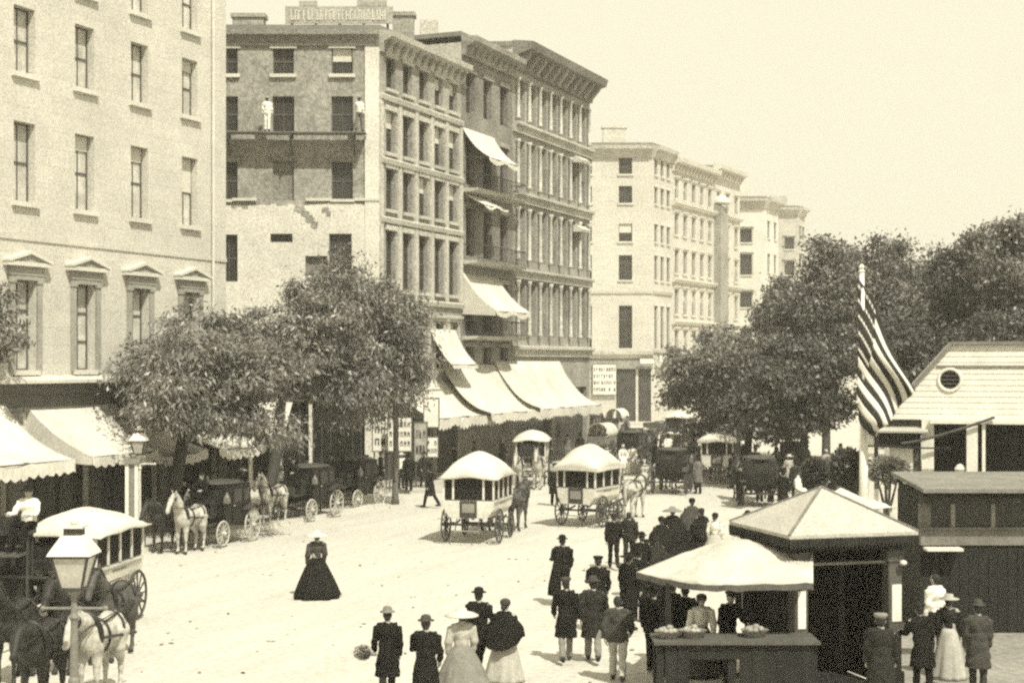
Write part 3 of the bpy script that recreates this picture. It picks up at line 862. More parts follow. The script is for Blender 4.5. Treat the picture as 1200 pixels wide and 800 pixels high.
# ================================================================== AWNINGS AND SIGNS
def awning(fc, u0, u1, ztop, zbot, out, label, group=None, valance=.35, sag=.25, curve=.85, mt='canvas_white', side=False, seed=0):
    base = fc.A + fc.u * ((u0 + u1) / 2) + fc.n * .02
    e = empty('awning', V((base.x, base.y, zbot)), fc.rz, label, 'awning', group)
    rr = random.Random(seed)
    L = u1 - u0; nu, nt = max(8, int(L * 5)), 10
    pts, fs = [], []
    ph = rr.uniform(0, 6)
    for j in range(nt + 1):
        t = j / nt
        for i in range(nu + 1):
            s = i / nu
            z = (ztop - zbot) * (1 - t ** curve) - sag * math.sin(PI * t) * (.6 + .4 * math.sin(PI * s)) + .06 * math.sin(s * L * 2.1 + ph) * t + .04 * math.sin(s * L * .9 + ph * 2) * math.sin(PI * t) - .12 * t * math.sin(PI * ((s * max(1, round(L / 2.2))) % 1))
            pts.append((-L / 2 + L * s + .03 * math.sin(t * 5 + s * 9), -out * t, z))
    for j in range(nt):
        for i in range(nu):
            a = j * (nu + 1) + i
            fs.append((a, a + 1, a + nu + 2, a + nu + 1))
    b = mb(mt); b.add(pts, fs)
    o = b.build('canvas', e, smooth=True)
    md = o.modifiers.new('thick', 'SOLIDIFY'); md.thickness = .02
    if valance:
        pts2, fs2 = [], []
        ns = int(L / .09)
        for i in range(ns + 1):
            s = i / ns; k = min(nu, int(s * nu)); p = pts[nt * (nu + 1) + k]
            q = pts[nt * (nu + 1) + min(nu, k + 1)]; f_ = s * nu - k
            zt_ = p[2] + (q[2] - p[2]) * f_
            d = valance * (.72 + .28 * abs(math.sin(s * L * PI / .42))) * (1 + .06 * rr.uniform(-1, 1))
            pts2 += [(-L / 2 + L * s, -out - .015, zt_ + .01), (-L / 2 + L * s, -out - .03 - .02 * rr.random(), zt_ - d)]
        for i in range(ns): fs2.append((2 * i, 2 * i + 2, 2 * i + 3, 2 * i + 1))
        b = mb(mt); b.add(pts2, fs2); v_ = b.build('valance', e)
        md = v_.modifiers.new('thick', 'SOLIDIFY'); md.thickness = .015
    n = max(2, round(L / 2.2) + 1)
    for i in range(n):
        x = -L / 2 + .05 + (L - .1) * i / (n - 1)
        mb('wood_grey').bar((x, 0, .02), (x, -out + .02, -.03), .04).build('arm', e)
    mb('wood_grey').bar((-L / 2, -out + .03, -.05), (L / 2, -out + .03, -.05), .05).build('front_rail', e)
    if side:
        for x in (-L / 2 - .01,):
            p = [(x, 0, ztop - zbot)] + [(x, -out * t, (ztop - zbot) * (1 - t ** curve) - sag * math.sin(PI * t) * .6) for t in (.2, .4, .6, .8, 1.0)] + [(x, -out, -.3), (x, 0, -.2)]
            b = mb(mt); b.add(p, [tuple(range(len(p)))]); c_ = b.build('side_curtain', e)
            md = c_.modifiers.new('thick', 'SOLIDIFY'); md.thickness = .015
    return e

KK = math.hypot(1, SL)
hf_e = empty('tmp', (0, 0, 0)); hf = Facade(hf_e, along(28.0).xy, along(63.5).xy); 
def hu(Z): return (Z - 28.0) * KK
awning(hf, hu(47.0), hu(51.0), 5.0, 3.1, 3.0, 'big white shop awning cut by the photograph edge', seed=1, sag=.35, valance=.45)
awning(hf, hu(52.2), hu(55.6), 4.75, 3.1, 2.7, 'white hotel shop awning with a dark side curtain', seed=2, side=True)
awning(hf, hu(55.8), hu(58.9), 4.2, 2.9, 2.4, 'white hotel awning half hidden behind the tree trunks', seed=3)
awning(hf, hu(59.6), hu(62.7), 4.2, 2.9, 2.4, 'last white awning on the granite hotel, deep under the trees', seed=4)
bpy.data.objects.remove(hf_e)
cf = c_front
awning(c_end, c_end.L - 7.4, c_end.L - 4.3, 4.35, 3.2, 2.2, 'grimy white awning added to the corner block end wall behind the trunks', seed=15)  # belongs to the storefront added to darken this wall
awning(cf, (77.3 - 76.2) * KK, (84.9 - 76.2) * KK, 5.3, 3.45, 2.6, 'low white awning at the corner block shops', seed=5, sag=.5, valance=.5)
awning(cf, (81.6 - 76.2) * KK, (84.6 - 76.2) * KK, 8.0, 6.15, 1.3, 'small steep white awning above the low corner awning', seed=6, valance=.2)
b_ = bal_f
awning(b_, -2.6, 5.6, 6.1, 3.5, 2.9, 'broad white street awning below the balcony house', seed=7, sag=.75, valance=.45)
awning(iron_f, -2.9, 7.9, 6.3, 3.55, 2.9, 'longest white street awning in front of the brown store', seed=8, sag=.8, valance=.5)
awning(b_, .15, 4.6, 19.3, 17.6, 1.6, 'topmost white balcony awning on the dark narrow house', seed=9, valance=.25)
awning(b_, .2, 3.6, 15.7, 15.0, 1.3, 'short folded white awning on the middle balcony', seed=10, valance=.12, sag=.05)
awning(b_, .15, 5.2, 11.2, 9.1, 2.0, 'deep white awning over the lowest iron balcony', seed=11, valance=.25, side=True)

def board(px0, py0, px1, py1, Z, label, rz=0.0, lines=0, mt='sign_white', seed=0, th=.06, cols_=9, legs=None):
    """sign board with painted lines of lettering too far away to read"""
    a, c = at(px0, py1, Z), at(px1, py0, Z)
    w, h = c.x - a.x, c.z - a.z
    e = empty('sign_board', V(((a.x + c.x) / 2, Z, a.z)), rz, label, 'sign')
    mb(M[mt]).bx(-w / 2, w / 2, -th / 2, th / 2, 0, h).build('panel', e)
    fr = mb('wood_grey'); t = .05
    fr.bx(-w / 2 - t, w / 2 + t, -th / 2 - .02, th / 2, h + .002, h + t).bx(-w / 2 - t, w / 2 + t, -th / 2 - .02, th / 2, -t, -.002)
    fr.bx(-w / 2 - t, -w / 2 - .002, -th / 2 - .02, th / 2, 0, h).bx(w / 2 + .002, w / 2 + t, -th / 2 - .02, th / 2, 0, h); fr.build('frame', e)
    if lines:
        rr = random.Random(seed); b = mb('dark_paint')
        for r in range(lines):
            lh = h / (lines + .5); zc = h - lh * (r + .75); n = cols_
            for i in range(n):
                if rr.random() < .1: continue
                x = -w / 2 + w * (i + .7) / (n + .4); hw = w / n * .3; hh = lh * .28
                b.bx(x - hw, x - hw * .4, -th / 2 - .012, -th / 2, zc - hh, zc + hh)
                if rr.random() < .75: b.bx(x + hw * .4, x + hw, -th / 2 - .012, -th / 2, zc - hh, zc + hh)
                b.bx(x - hw * .39, x + hw * .39, -th / 2 - .011, -th / 2, zc + rr.choice([-hh, 0, hh * .5]), zc + rr.choice([hh * .6, hh]))
        b.build('lettering', e)['kind'] = 'stuff'
    if legs:
        for s in (-1, 1): mb('wood_grey').bar((s * (w / 2 - .06), .06, -a.z + .1), (s * (w / 2 - .06), .06, h * .5), .07).build('post', e)
    return e
board(695, 427, 722, 462, 154.7, 'white poster board with four dark lines of lettering on the pale block', lines=4, seed=1)
board(750, 420, 767, 426, 154.3, 'small white board under the ledge of the pale block, left one', lines=0)
board(768, 416, 787, 424, 155.6, 'small white board on the pale block corner, right one', rz=.9, lines=0)
board(455, 489, 482, 528, 73.0, 'white lettered notice board on posts under the pale tree', lines=3, seed=2, legs=True, cols_=6)
board(437, 478, 454, 528, 73.6, 'tall white board with round ornaments beside the notice board', seed=3, lines=3, cols_=2, legs=True)
board(486, 495, 500, 540, 75.0, 'narrow grey board by the corner shop', mt='sign_mid', lines=2, seed=5, cols_=3, legs=True)
board(497, 467, 514, 500, 75.6, 'white hanging board at the end of the low corner awning', lines=0)
board(500, 512, 513, 535, 75.2, 'small white board under the hanging board', lines=2, seed=6, cols_=3)

# ================================================================== TREES
def leaf_mesh(name, pts, nrm, size, aspect, mt, seed, droop=.5):
    r = np.random.default_rng(seed)
    n = len(pts)
    d = nrm + r.normal(0, .75, (n, 3)); d[:, 2] -= droop
    d /= np.linalg.norm(d, axis=1, keepdims=True) + 1e-9
    up = r.normal(0, 1, (n, 3)); up[:, 2] += .8
    s = np.cross(d, up); s /= np.linalg.norm(s, axis=1, keepdims=True) + 1e-9
    L = size * r.uniform(.6, 1.3, (n, 1)); W = L * aspect
    nn = np.cross(s, d)
    v = np.empty((n, 4, 3))
    v[:, 0] = pts - d * L * .5
    v[:, 1] = pts + s * W * .5 + nn * L * .08
    v[:, 2] = pts + d * L * .5
    v[:, 3] = pts - s * W * .5 + nn * L * .08
    me = bpy.data.meshes.new(name)
    me.vertices.add(4 * n); me.vertices.foreach_set('co', v.reshape(-1))
    me.loops.add(4 * n); me.loops.foreach_set('vertex_index', np.arange(4 * n, dtype=np.int32))
    me.polygons.add(n); me.polygons.foreach_set('loop_start', np.arange(0, 4 * n, 4, dtype=np.int32))
    me.materials.append(M[mt]); me.update(calc_edges=True)
    return me
def tree(name, label, base, cz, rx, rz_, n, mt='leaf_park', size=.3, aspect=.45, lobes=16, trunk_r=.2, seed=0, group=None, off=(0, 0), bark='bark', droop=.5, ry=None, gap=.0, lean=0.0):
    rr = random.Random(seed); r = np.random.default_rng(seed)
    ry = ry or rx
    e = empty(name, base, 0, label, 'tree', group)
    c = V((off[0], off[1], cz))
    # trunk and limbs
    t = mb(bark)
    fork = V((off[0] * .35 + lean, off[1] * .35, max(1.6, cz - rz_ * .75)))
    t.tube([(0, 0, -.1), (0, 0, .25), fork * .5 + V((rr.uniform(-.1, .1), 0, 0)), fork], [trunk_r * 1.5, trunk_r * 1.12, trunk_r * .95, trunk_r * .8], 10)
    lob = []
    for i in range(lobes):
        for _ in range(40):
            p = V((rr.gauss(0, 1), rr.gauss(0, 1), rr.gauss(0, 1))).normalized() * rr.uniform(.3, .95)
            if p.z > -.75: break
        lr = rr.choice([.14, .2, .28, .36, .44]); p = p * (1.22 if lr < .18 else 1.0)
        lob.append((V((p.x * rx, p.y * ry, p.z * rz_)) + c, lr))
    for i, (lc, lr) in enumerate(lob):
        if i % 2 == 0 or i < 6:
            mid = fork.lerp(lc, .5) + V((rr.uniform(-.2, .2), rr.uniform(-.2, .2), .15))
            t.tube([fork - V((0, 0, .2)), mid, lc], [trunk_r * .5, trunk_r * .3, trunk_r * .08], 6)
            for q in range(2):
                tw = lc + V((rr.uniform(-1, 1) * rx * .3, rr.uniform(-1, 1) * ry * .3, rr.uniform(-.4, .6) * rz_ * .3))
                t.tube([mid, (mid + tw) * .5 + V((0, 0, .1)), tw], [trunk_r * .22, trunk_r * .12, trunk_r * .03], 5)
    t.build('trunk', e, smooth=True)
    # foliage: clumps of leaves on the lobes
    P, N = [], []
    per = n // len(lob)
    for lc, lr in lob:
        ncl = 20
        cl = r.normal(0, 1, (ncl, 3)); cl /= np.linalg.norm(cl, axis=1, keepdims=True)
        keep = cl[:, 2] > -.8
        cl = cl[keep]
        rad = np.array([rx * lr, ry * lr, rz_ * lr]) * r.uniform(.55, 1.3, (len(cl), 1))
        cc = np.array(lc) + cl * rad
        k = r.integers(0, len(cl), per)
        spread = .06 * (rx + rz_) * r.uniform(.5, 1.3, (per, 1))
        p = cc[k] + r.normal(0, 1, (per, 3)) * spread * np.array([1, 1, .55])
        P.append(p); N.append(cl[k])
    P = np.concatenate(P); N = np.concatenate(N)
    place('crown', leaf_mesh('crown', P, N, size, aspect, mt, seed, droop), e)
    return e

def on_kerb(px, py): return G(px, py) + V((0, 0, .1))
LT = 'leaf_ailanthus'
g_ = G(200, 626)
tree('street_tree', 'broad low street tree with drooping leaves beside the lamp post', g_ + V((0, 0, .1)), 5.35, 3.45, 2.15, 52000, LT, .25, .3, 36, .26, 21, off=(1.6, -.6), droop=1.1)
tree('street_tree', 'tallest street tree, dark trunk, in front of the plastered end wall', G(312, 606) + V((0, 0, .1)), 6.9, 2.3, 2.6, 30000, LT, .25, .3, 28, .25, 22, off=(1.7, .6), droop=1.0)
tree('street_tree', 'street tree behind the parked black carriages', G(392, 594) + V((0, 0, .1)), 6.6, 3.1, 3.5, 42000, LT, .25, .3, 32, .2, 23, off=(.9, 0), droop=1.0)
tree('street_tree', 'thin pale street tree before the corner block shops', G(463, 590) + V((0, 0, .1)), 6.5, 1.8, 2.5, 9000, 'leaf_pale', .24, .35, 14, .13, 24, droop=.9, bark='bark_pale')
tree('street_tree', 'slim street tree between the hotel awnings', G(236, 606) + V((0, 0, .1)), 5.2, 1.8, 1.9, 9000, LT, .26, .3, 10, .16, 25, droop=1.0)
tree('street_tree', 'sparse young tree at the photograph edge by the big awning', V((-17.1, 49.5, .1)), 7.4, 1.1, 1.4, 900, LT, .26, .35, 8, .08, 26, off=(.5, 0), droop=.9)
park = 'trees of the park'
def ptree(px, Z, pyc, wpx, hpx, n, mt, seed, label, size=.25, lobes=38):
    m_ = Z / FPX; c = at(px, pyc, Z)
    tree('park_tree', label, V((c.x, Z, .05)), c.z, wpx * m_, hpx * m_, int(n * 1.6), mt, size, .55, lobes, .24, seed, park, droop=.35)
ptree(878, 82.5, 455, 84, 66, 24000, 'leaf_park', 31, 'low spreading park tree overhanging the street traffic')
ptree(838, 97.0, 437, 52, 46, 12000, 'leaf_park', 32, 'small park tree against the pale store fronts')
ptree(968, 88.0, 372, 66, 84, 24000, 'leaf_park', 33, 'tall park tree directly behind the flag pole')
ptree(1024, 93.0, 368, 52, 78, 17000, 'leaf_dark', 34, 'narrow dark park tree right of the flag')
ptree(1092, 90.0, 402, 64, 82, 18000, 'leaf_park', 35, 'park tree behind the white gable roof')
ptree(1124, 82.0, 356, 62, 80, 20000, 'leaf_dark', 36, 'high dark park tree over the gable ridge')
ptree(1186, 78.0, 350, 60, 84, 20000, 'leaf_park', 37, 'tallest park tree at the right edge')
ptree(942, 76.0, 465, 68, 58, 18000, 'leaf_dark', 38, 'shadowy park tree left of the flag pole base')
ptree(1056, 74.0, 438, 56, 62, 15000, 'leaf_dark', 39, 'dark park tree touching the left slope of the gable')
ptree(1172, 72.0, 420, 60, 60, 13000, 'leaf_dark', 40, 'low dark park tree just above the gable house ridge')
ptree(925, 100.0, 395, 52, 56, 12000, 'leaf_park', 41, 'far park tree below the distant pale block')

ptree(1066, 94.0, 382, 50, 86, 17000, 'leaf_park', 42, 'slender park tree in the dip between the tall crowns')

def shrub(px, py, wpx, hpx, Z, seed, label, mt='leaf_dark'):
    m_ = Z / FPX; c = at(px, py, Z); r = np.random.default_rng(seed); n = 2600
    e = empty('shrub', V((c.x, Z, .05)), 0, label, 'shrub', 'shrubs by the flag pole')
    d = r.normal(0, 1, (n, 3)); d /= np.linalg.norm(d, axis=1, keepdims=True)
    P = d * np.array([wpx * m_, wpx * m_, hpx * m_]) * r.uniform(.55, 1.05, (n, 1)) + np.array([0, 0, c.z - .05])
    place('foliage', leaf_mesh('foliage', P, d, .17, .6, mt, seed, .2), e)
    t = mb('bark')
    for k in range(4): t.tube([(0, 0, -.05), (.1 * math.cos(k * 1.6), .1 * math.sin(k * 1.6), c.z * .6), (.4 * math.cos(k * 1.6), .4 * math.sin(k * 1.6), c.z)], [.06, .045, .02], 6)
    t.build('stem', e)
shrub(993, 547, 22, 22, 52.0, 1, 'dark rounded shrub just left of the flag pole')
shrub(1040, 550, 26, 15, 47.5, 2, 'greyish shrub between flag pole and gable house', 'leaf_pale')
shrub(955, 556, 16, 20, 57.0, 3, 'small dark shrub among the park walkers')

# ================================================================== LAMPS AND POLES
def street_lamp(loc, label, H=3.5, sc=1.0, pale='iron_grey', group='street lamps'):
    e = empty('street_lamp', loc, 0, label, 'street lamp', group)
    zl = H - 1.12 * sc
    p = mb(pale)
    p.lathe([(.20, 0), (.20, .12), (.15, .2), (.15, .7), (.11, .78), (.10, .95), (.075, 1.0), (.06, zl - .5), (.09, zl - .45), (.055, zl - .38), (.05, zl - .1), (.10, zl - .05), (.12, zl)], n=12)
    p.build('post', e, smooth=False)
    mb(pale).tube([(-.5, 0, zl - .3), (.5, 0, zl - .3)], .025, 8).ell((-.52, 0, zl - .3), (.045, .045, .045)).ell((.52, 0, zl - .3), (.045, .045, .045)).build('ladder_bar', e)
    s = sc
    def ring(w, z): return [V((x * w, y * w, z)) for x, y in ((-1, -1), (1, -1), (1, 1), (-1, 1))]
    lo, hi = ring(.17 * s, zl + .04), ring(.30 * s, zl + .58 * s)
    for i in range(4):
        mb('dark_paint').bar(lo[i], hi[i], .035).build('glazing_bar', e)
        j = (i + 1) % 4
        mb('dark_paint').bar(lo[i], lo[j], .04).build('lantern_rail', e); mb('dark_paint').bar(hi[i], hi[j], .045).build('lantern_rail', e)
        a = .96
        g = mb('lamp_glass'); g.add([lo[i] * a + V((0, 0, lo[i].z * (1 - a))), lo[j] * a + V((0, 0, lo[i].z * (1 - a))), hi[j] * a + V((0, 0, hi[i].z * (1 - a))), hi[i] * a + V((0, 0, hi[i].z * (1 - a)))], [(0, 1, 2, 3)])
        o = g.build('pane', e); md = o.modifiers.new('t', 'SOLIDIFY'); md.thickness = .008
    mb('iron_pale').add([*ring(.36 * s, zl + .60 * s), *ring(.33 * s, zl + .66 * s), *ring(.17 * s, zl + .92 * s)],
        [(3, 2, 1, 0), (8, 9, 10, 11)] + [(i, (i + 1) % 4, 4 + (i + 1) % 4, 4 + i) for i in range(4)] + [(4 + i, 4 + (i + 1) % 4, 8 + (i + 1) % 4, 8 + i) for i in range(4)]).build('lantern_roof', e)
    mb('iron_pale').bx(-.19 * s, .19 * s, -.19 * s, .19 * s, zl + 1.04 * s, zl + 1.08 * s).ell((0, 0, zl + 1.14 * s), (.07, .07, .07)).build('cap', e)
    mb('dark_paint').bx(-.14 * s, .14 * s, -.14 * s, .14 * s, zl + .922 * s, zl + 1.038 * s).build('chimney_vent', e)
    mb('dark_paint').lathe([(.12, zl), (.05, zl + .1), (.03, zl + .3)], n=8).build('burner', e)
    return e
lp = at(87, 425, 25.5); street_lamp(V((lp.x, 25.5, 0)), 'big street lamp with a white lantern top in the foreground', 3.55, 1.0)
def kerb_lamp():
    g = G(163, 643)
    street_lamp(V((g.x, g.y, .13)), 'small pale street lamp beside the wooden pillar at the kerb', 3.9, .8, 'iron_pale')
kerb_lamp()
e = empty('kerb_pillar', G(155, 646) + V((0, 0, .13)), .12, 'stout pale wooden pillar on a stone foot at the kerb', 'pillar')
bevel(mb('stone_trim').bx(-.40, .40, -.36, .36, 0, .42).build('foot', e), .03)
mb('wood_mid').bx(-.17, .17, -.17, .17, .42, 2.75).build('shaft', e)
for x in (-.15, .15):
    for y in (-.15, .15): mb('iron_pale').bx(x - .055, x + .055, y - .055, y + .055, .422, 2.74).build('corner_strip', e)
mb('wood_mid').bx(-.26, .26, -.26, .26, 2.752, 2.9).build('cap', e)
e = empty('hitching_pole', G(205, 617) + V((0, 0, .12)), 0, 'slender pale pole in front of the first tree trunk', 'pole')
mb('iron_pale').tube([(0, 0, 0), (0, 0, 5.1)], [.045, .035], 8).build('shaft', e); mb('iron_pale').lathe([(.03, 0), (.08, .05), (.02, .16)], n=8).build('finial', e, (0, 0, 5.1))

# ================================================================== FLAG
def flag():
    Z = 43.0
    b0 = at(1012, 425, Z); zt = at(0, 318, Z).z
    e = empty('flag_pole', V((b0.x, Z, .05)), 0, 'tall white flag pole standing behind the kiosk roof', 'flag pole')
    zm = at(0, 470, Z).z
    mb('wood_white').tube([(0, 0, 0), (0, 0, zm)], [.125, .115], 12).build('lower_mast', e, smooth=True)
    mb('wood_white').tube([(-.03, -.05, zm - .5), (-.06, -.05, zt - .1)], [.085, .07], 10).build('upper_mast', e, smooth=True)
    mb('iron_pale').lathe([(.07, 0), (.1, .05), (.05, .1), (.09, .17), (.02, .25)], (-.06, -.05, zt - .1), n=10).build('finial', e)
    mb('iron_grey').torus((-.03, -.03, zm - .12), .16, .03, 'z').torus((-.03, -.03, zm - .42), .16, .03, 'z').build('band', e)
    f = empty('national_flag', V((b0.x, Z - .2, zm)), 0, 'striped flag with a starred corner drooping from the pole', 'flag')
    # hoist corners and fly corners of the drooping cloth, in picture rows
    P = lambda px, py, dy=0.0: at(px, py, Z - .2 + dy) - f.location
    # rows: stripe index from the top edge (0) to the bottom edge (13); s along the fly
    def cloth(s, t):
        hoist = P(1005, 326).lerp(P(1006, 492), t)
        fly = P(1068, 455, -.1).lerp(P(1030, 514, -.5), t)
        mid = P(1036, 366, .3).lerp(P(1012, 505, -.2), t)
        q = hoist * (1 - s) ** 2 + mid * 2 * s * (1 - s) + fly * s ** 2
        q += V((.10 * math.sin(s * 7 + t * 5.0) * s, .22 * math.sin(t * 11 + s * 3.5) * (.25 + s), .05 * math.sin(t * 9 + s * 6)))
        return q
    ns = 22
    for k in range(13):
        s0 = .36 if k < 7 else 0.0
        pts, fs = [], []
        for i in range(ns + 1):
            s = s0 + (1 - s0) * i / ns
            for j in range(4): pts.append(cloth(s, (k + j / 3) / 13))
        for i in range(ns):
            for j in range(3): fs.append((i * 4 + j, (i + 1) * 4 + j, (i + 1) * 4 + j + 1, i * 4 + j + 1))
        b = mb('flag_dark' if k % 2 == 0 else 'flag_white'); b.add(pts, fs)
        o = b.build('stripe', f, smooth=True); md = o.modifiers.new('t', 'SOLIDIFY'); md.thickness = .012
    pts, fs = [], []
    for i in range(11):
        for j in range(11): pts.append(cloth(.36 * i / 10, 7 / 13 * j / 10))
    for i in range(10):
        for j in range(10): fs.append((i * 11 + j, (i + 1) * 11 + j, (i + 1) * 11 + j + 1, i * 11 + j + 1))
    b = mb('flag_dark'); b.add(pts, fs); o = b.build('canton', f, smooth=True); md = o.modifiers.new('t', 'SOLIDIFY'); md.thickness = .012
    b = mb('flag_white')
    for r in range(5):
        for c_ in range(7):
            s, t = .36 * (c_ + .5) / 7, 7 / 13 * (r + .5) / 5
            p0 = cloth(s, t); du = (cloth(s + .01, t) - p0).normalized(); dv = (cloth(s, t + .01) - p0).normalized(); n_ = du.cross(dv).normalized() * .02
            for sg in (1, -1):
                ring = []
                for q in range(10):
                    a = q * PI / 5; rad = .085 if q % 2 == 0 else .036
                    ring.append(p0 + du * math.cos(a) * rad + dv * math.sin(a) * rad + n_ * sg)
                b.add(ring, [tuple(range(10))])
    b.build('star_field', f)['kind'] = 'stuff'
flag()

# ================================================================== KIOSK, STALL, BOOTH, GABLE HOUSE
KZ = R(16.0)
def kiosk():
    c0 = at(925, 425, 28.3); c0.z = 0
    u = V((math.cos(KZ), math.sin(KZ), 0)); v = V((-math.sin(KZ), math.cos(KZ), 0))
    w = 2.68
    ctr = c0 + u * w / 2 + v * w / 2
    e = empty('ticket_kiosk', ctr, KZ, 'dark wooden kiosk with a pale pyramid roof and pasted notices', 'kiosk')
    ze, za = 3.02, 3.78
    h = w / 2
    # roof of four pale slopes with small scalloped edge boards
    rp = mb('shingle_white')
    pts = [(-h, -h, ze), (h, -h, ze), (h, h, ze), (-h, h, ze), (0, 0, za)]
    rp.add(pts + [(x, y, ze - .07) for x, y, _ in pts[:4]], [(0, 1, 4), (1, 2, 4), (2, 3, 4), (3, 0, 4), (0, 5, 6, 1), (1, 6, 7, 2), (2, 7, 8, 3), (3, 8, 5, 0), (8, 7, 6, 5)])
    ro = rp.build('roof', e)
    for x, y in ((-h, -h), (h, -h), (h, h), (-h, h)):
        mb('wood_mid').bar((x, y, ze + .012), (0, 0, za + .012), .05, .035).build('hip_ridge', ro)
    rr = random.Random(6)
    for k, (a, c) in enumerate(((V((-h, -h, 0)), V((h, -h, 0))), (V((h, -h, 0)), V((h, h, 0))), (V((h, h, 0)), V((-h, h, 0))), (V((-h, h, 0)), V((-h, -h, 0))))):
        b = mb('wood_dark'); n = 34; d = (c - a) / n; out = V((d.y, -d.x, 0)).normalized() * .015
        for i in range(n):
            p0, p1 = a + d * i, a + d * (i + 1)
            zz = ze - .07; mid = (p0 + p1) / 2
            b.add([p0 + out + V((0, 0, zz)), p1 + out + V((0, 0, zz)), p1 + out + V((0, 0, zz - .12)), mid + out + V((0, 0, zz - .2 - .02 * rr.random())), p0 + out + V((0, 0, zz - .12))], [(0, 4, 3, 2, 1)])
        o = b.build('scalloped_fringe', ro); md = o.modifiers.new('t', 'SOLIDIFY'); md.thickness = .02
    q = .98      # body half width
    for sx in (-1, 1):
        for sy in (-1, 1):
            bevel(mb('wood_grey').bx(-.14, .14, -.14, .14, 0, ze - .35).bx(-.18, .18, -.18, .18, 0, .35).bx(-.17, .17, -.17, .17, ze - .6, ze - .36).build('corner_post', e, (sx * q, sy * q, 0)), .02)
    for sy in (-1, 1): mb('wood_dark').bx(-q - .16, q + .16, -.1, .1, ze - .349, ze - .08).build('head_beam', e, (0, sy * q, 0))
    for sx in (-1, 1): mb('wood_dark').bx(-.1, .1, -q + .101, q - .101, ze - .348, ze - .082).build('head_beam', e, (sx * q, 0, 0))
    # boarded walls on the left and back, half-boarded right, open doorway in front
    for i in range(9):
        y = -q + .15 + (2 * q - .3) * (i + .5) / 9; wd = (2 * q - .3) / 9
        mb('wood_dark').bx(-.03 - .005 * (i % 2), .03, -wd / 2 + .004, wd / 2 - .004, .02, ze - .36).build('wall_board', e, (-q, y, 0))
        mb('wood_dark').bx(-.03, .03 + .005 * (i % 2), -wd / 2 + .004, wd / 2 - .004, .02, ze - .36).build('wall_board', e, (q, y, 0))
        mb('wood_dark').bx(-wd / 2 + .004, wd / 2 - .004, -.03, .03, .02, ze - .36).build('wall_board', e, (y, q, 0))
    mb('wood_mid').bx(-q + .14, q - .14, -.05, .05, ze - .62, ze - .57).build('transom', e, (0, -q, 0))
    mb('wood_dark').bx(-q + .2, q - .2, -q + .2, q - .2, -.02, .06).build('floor', e)
    mb('sign_white').bx(-.08, .08, -.012, .0, 1.25, 1.95).build('notice', e, (-q - .0, -q - .145, 0))
    mb('sign_white').bx(-.10, .10, -.012, .0, 1.3, 2.0).build('notice', e, (q + .02, -q - .145, 0))
    mb('iron_pale').ell((0, 0, 0), (.07, .07, .05)).build('door_lamp', e, (q + .1, -q - .25, 2.42))
    return ctr, u, v
k_ctr, k_u, k_v = kiosk()

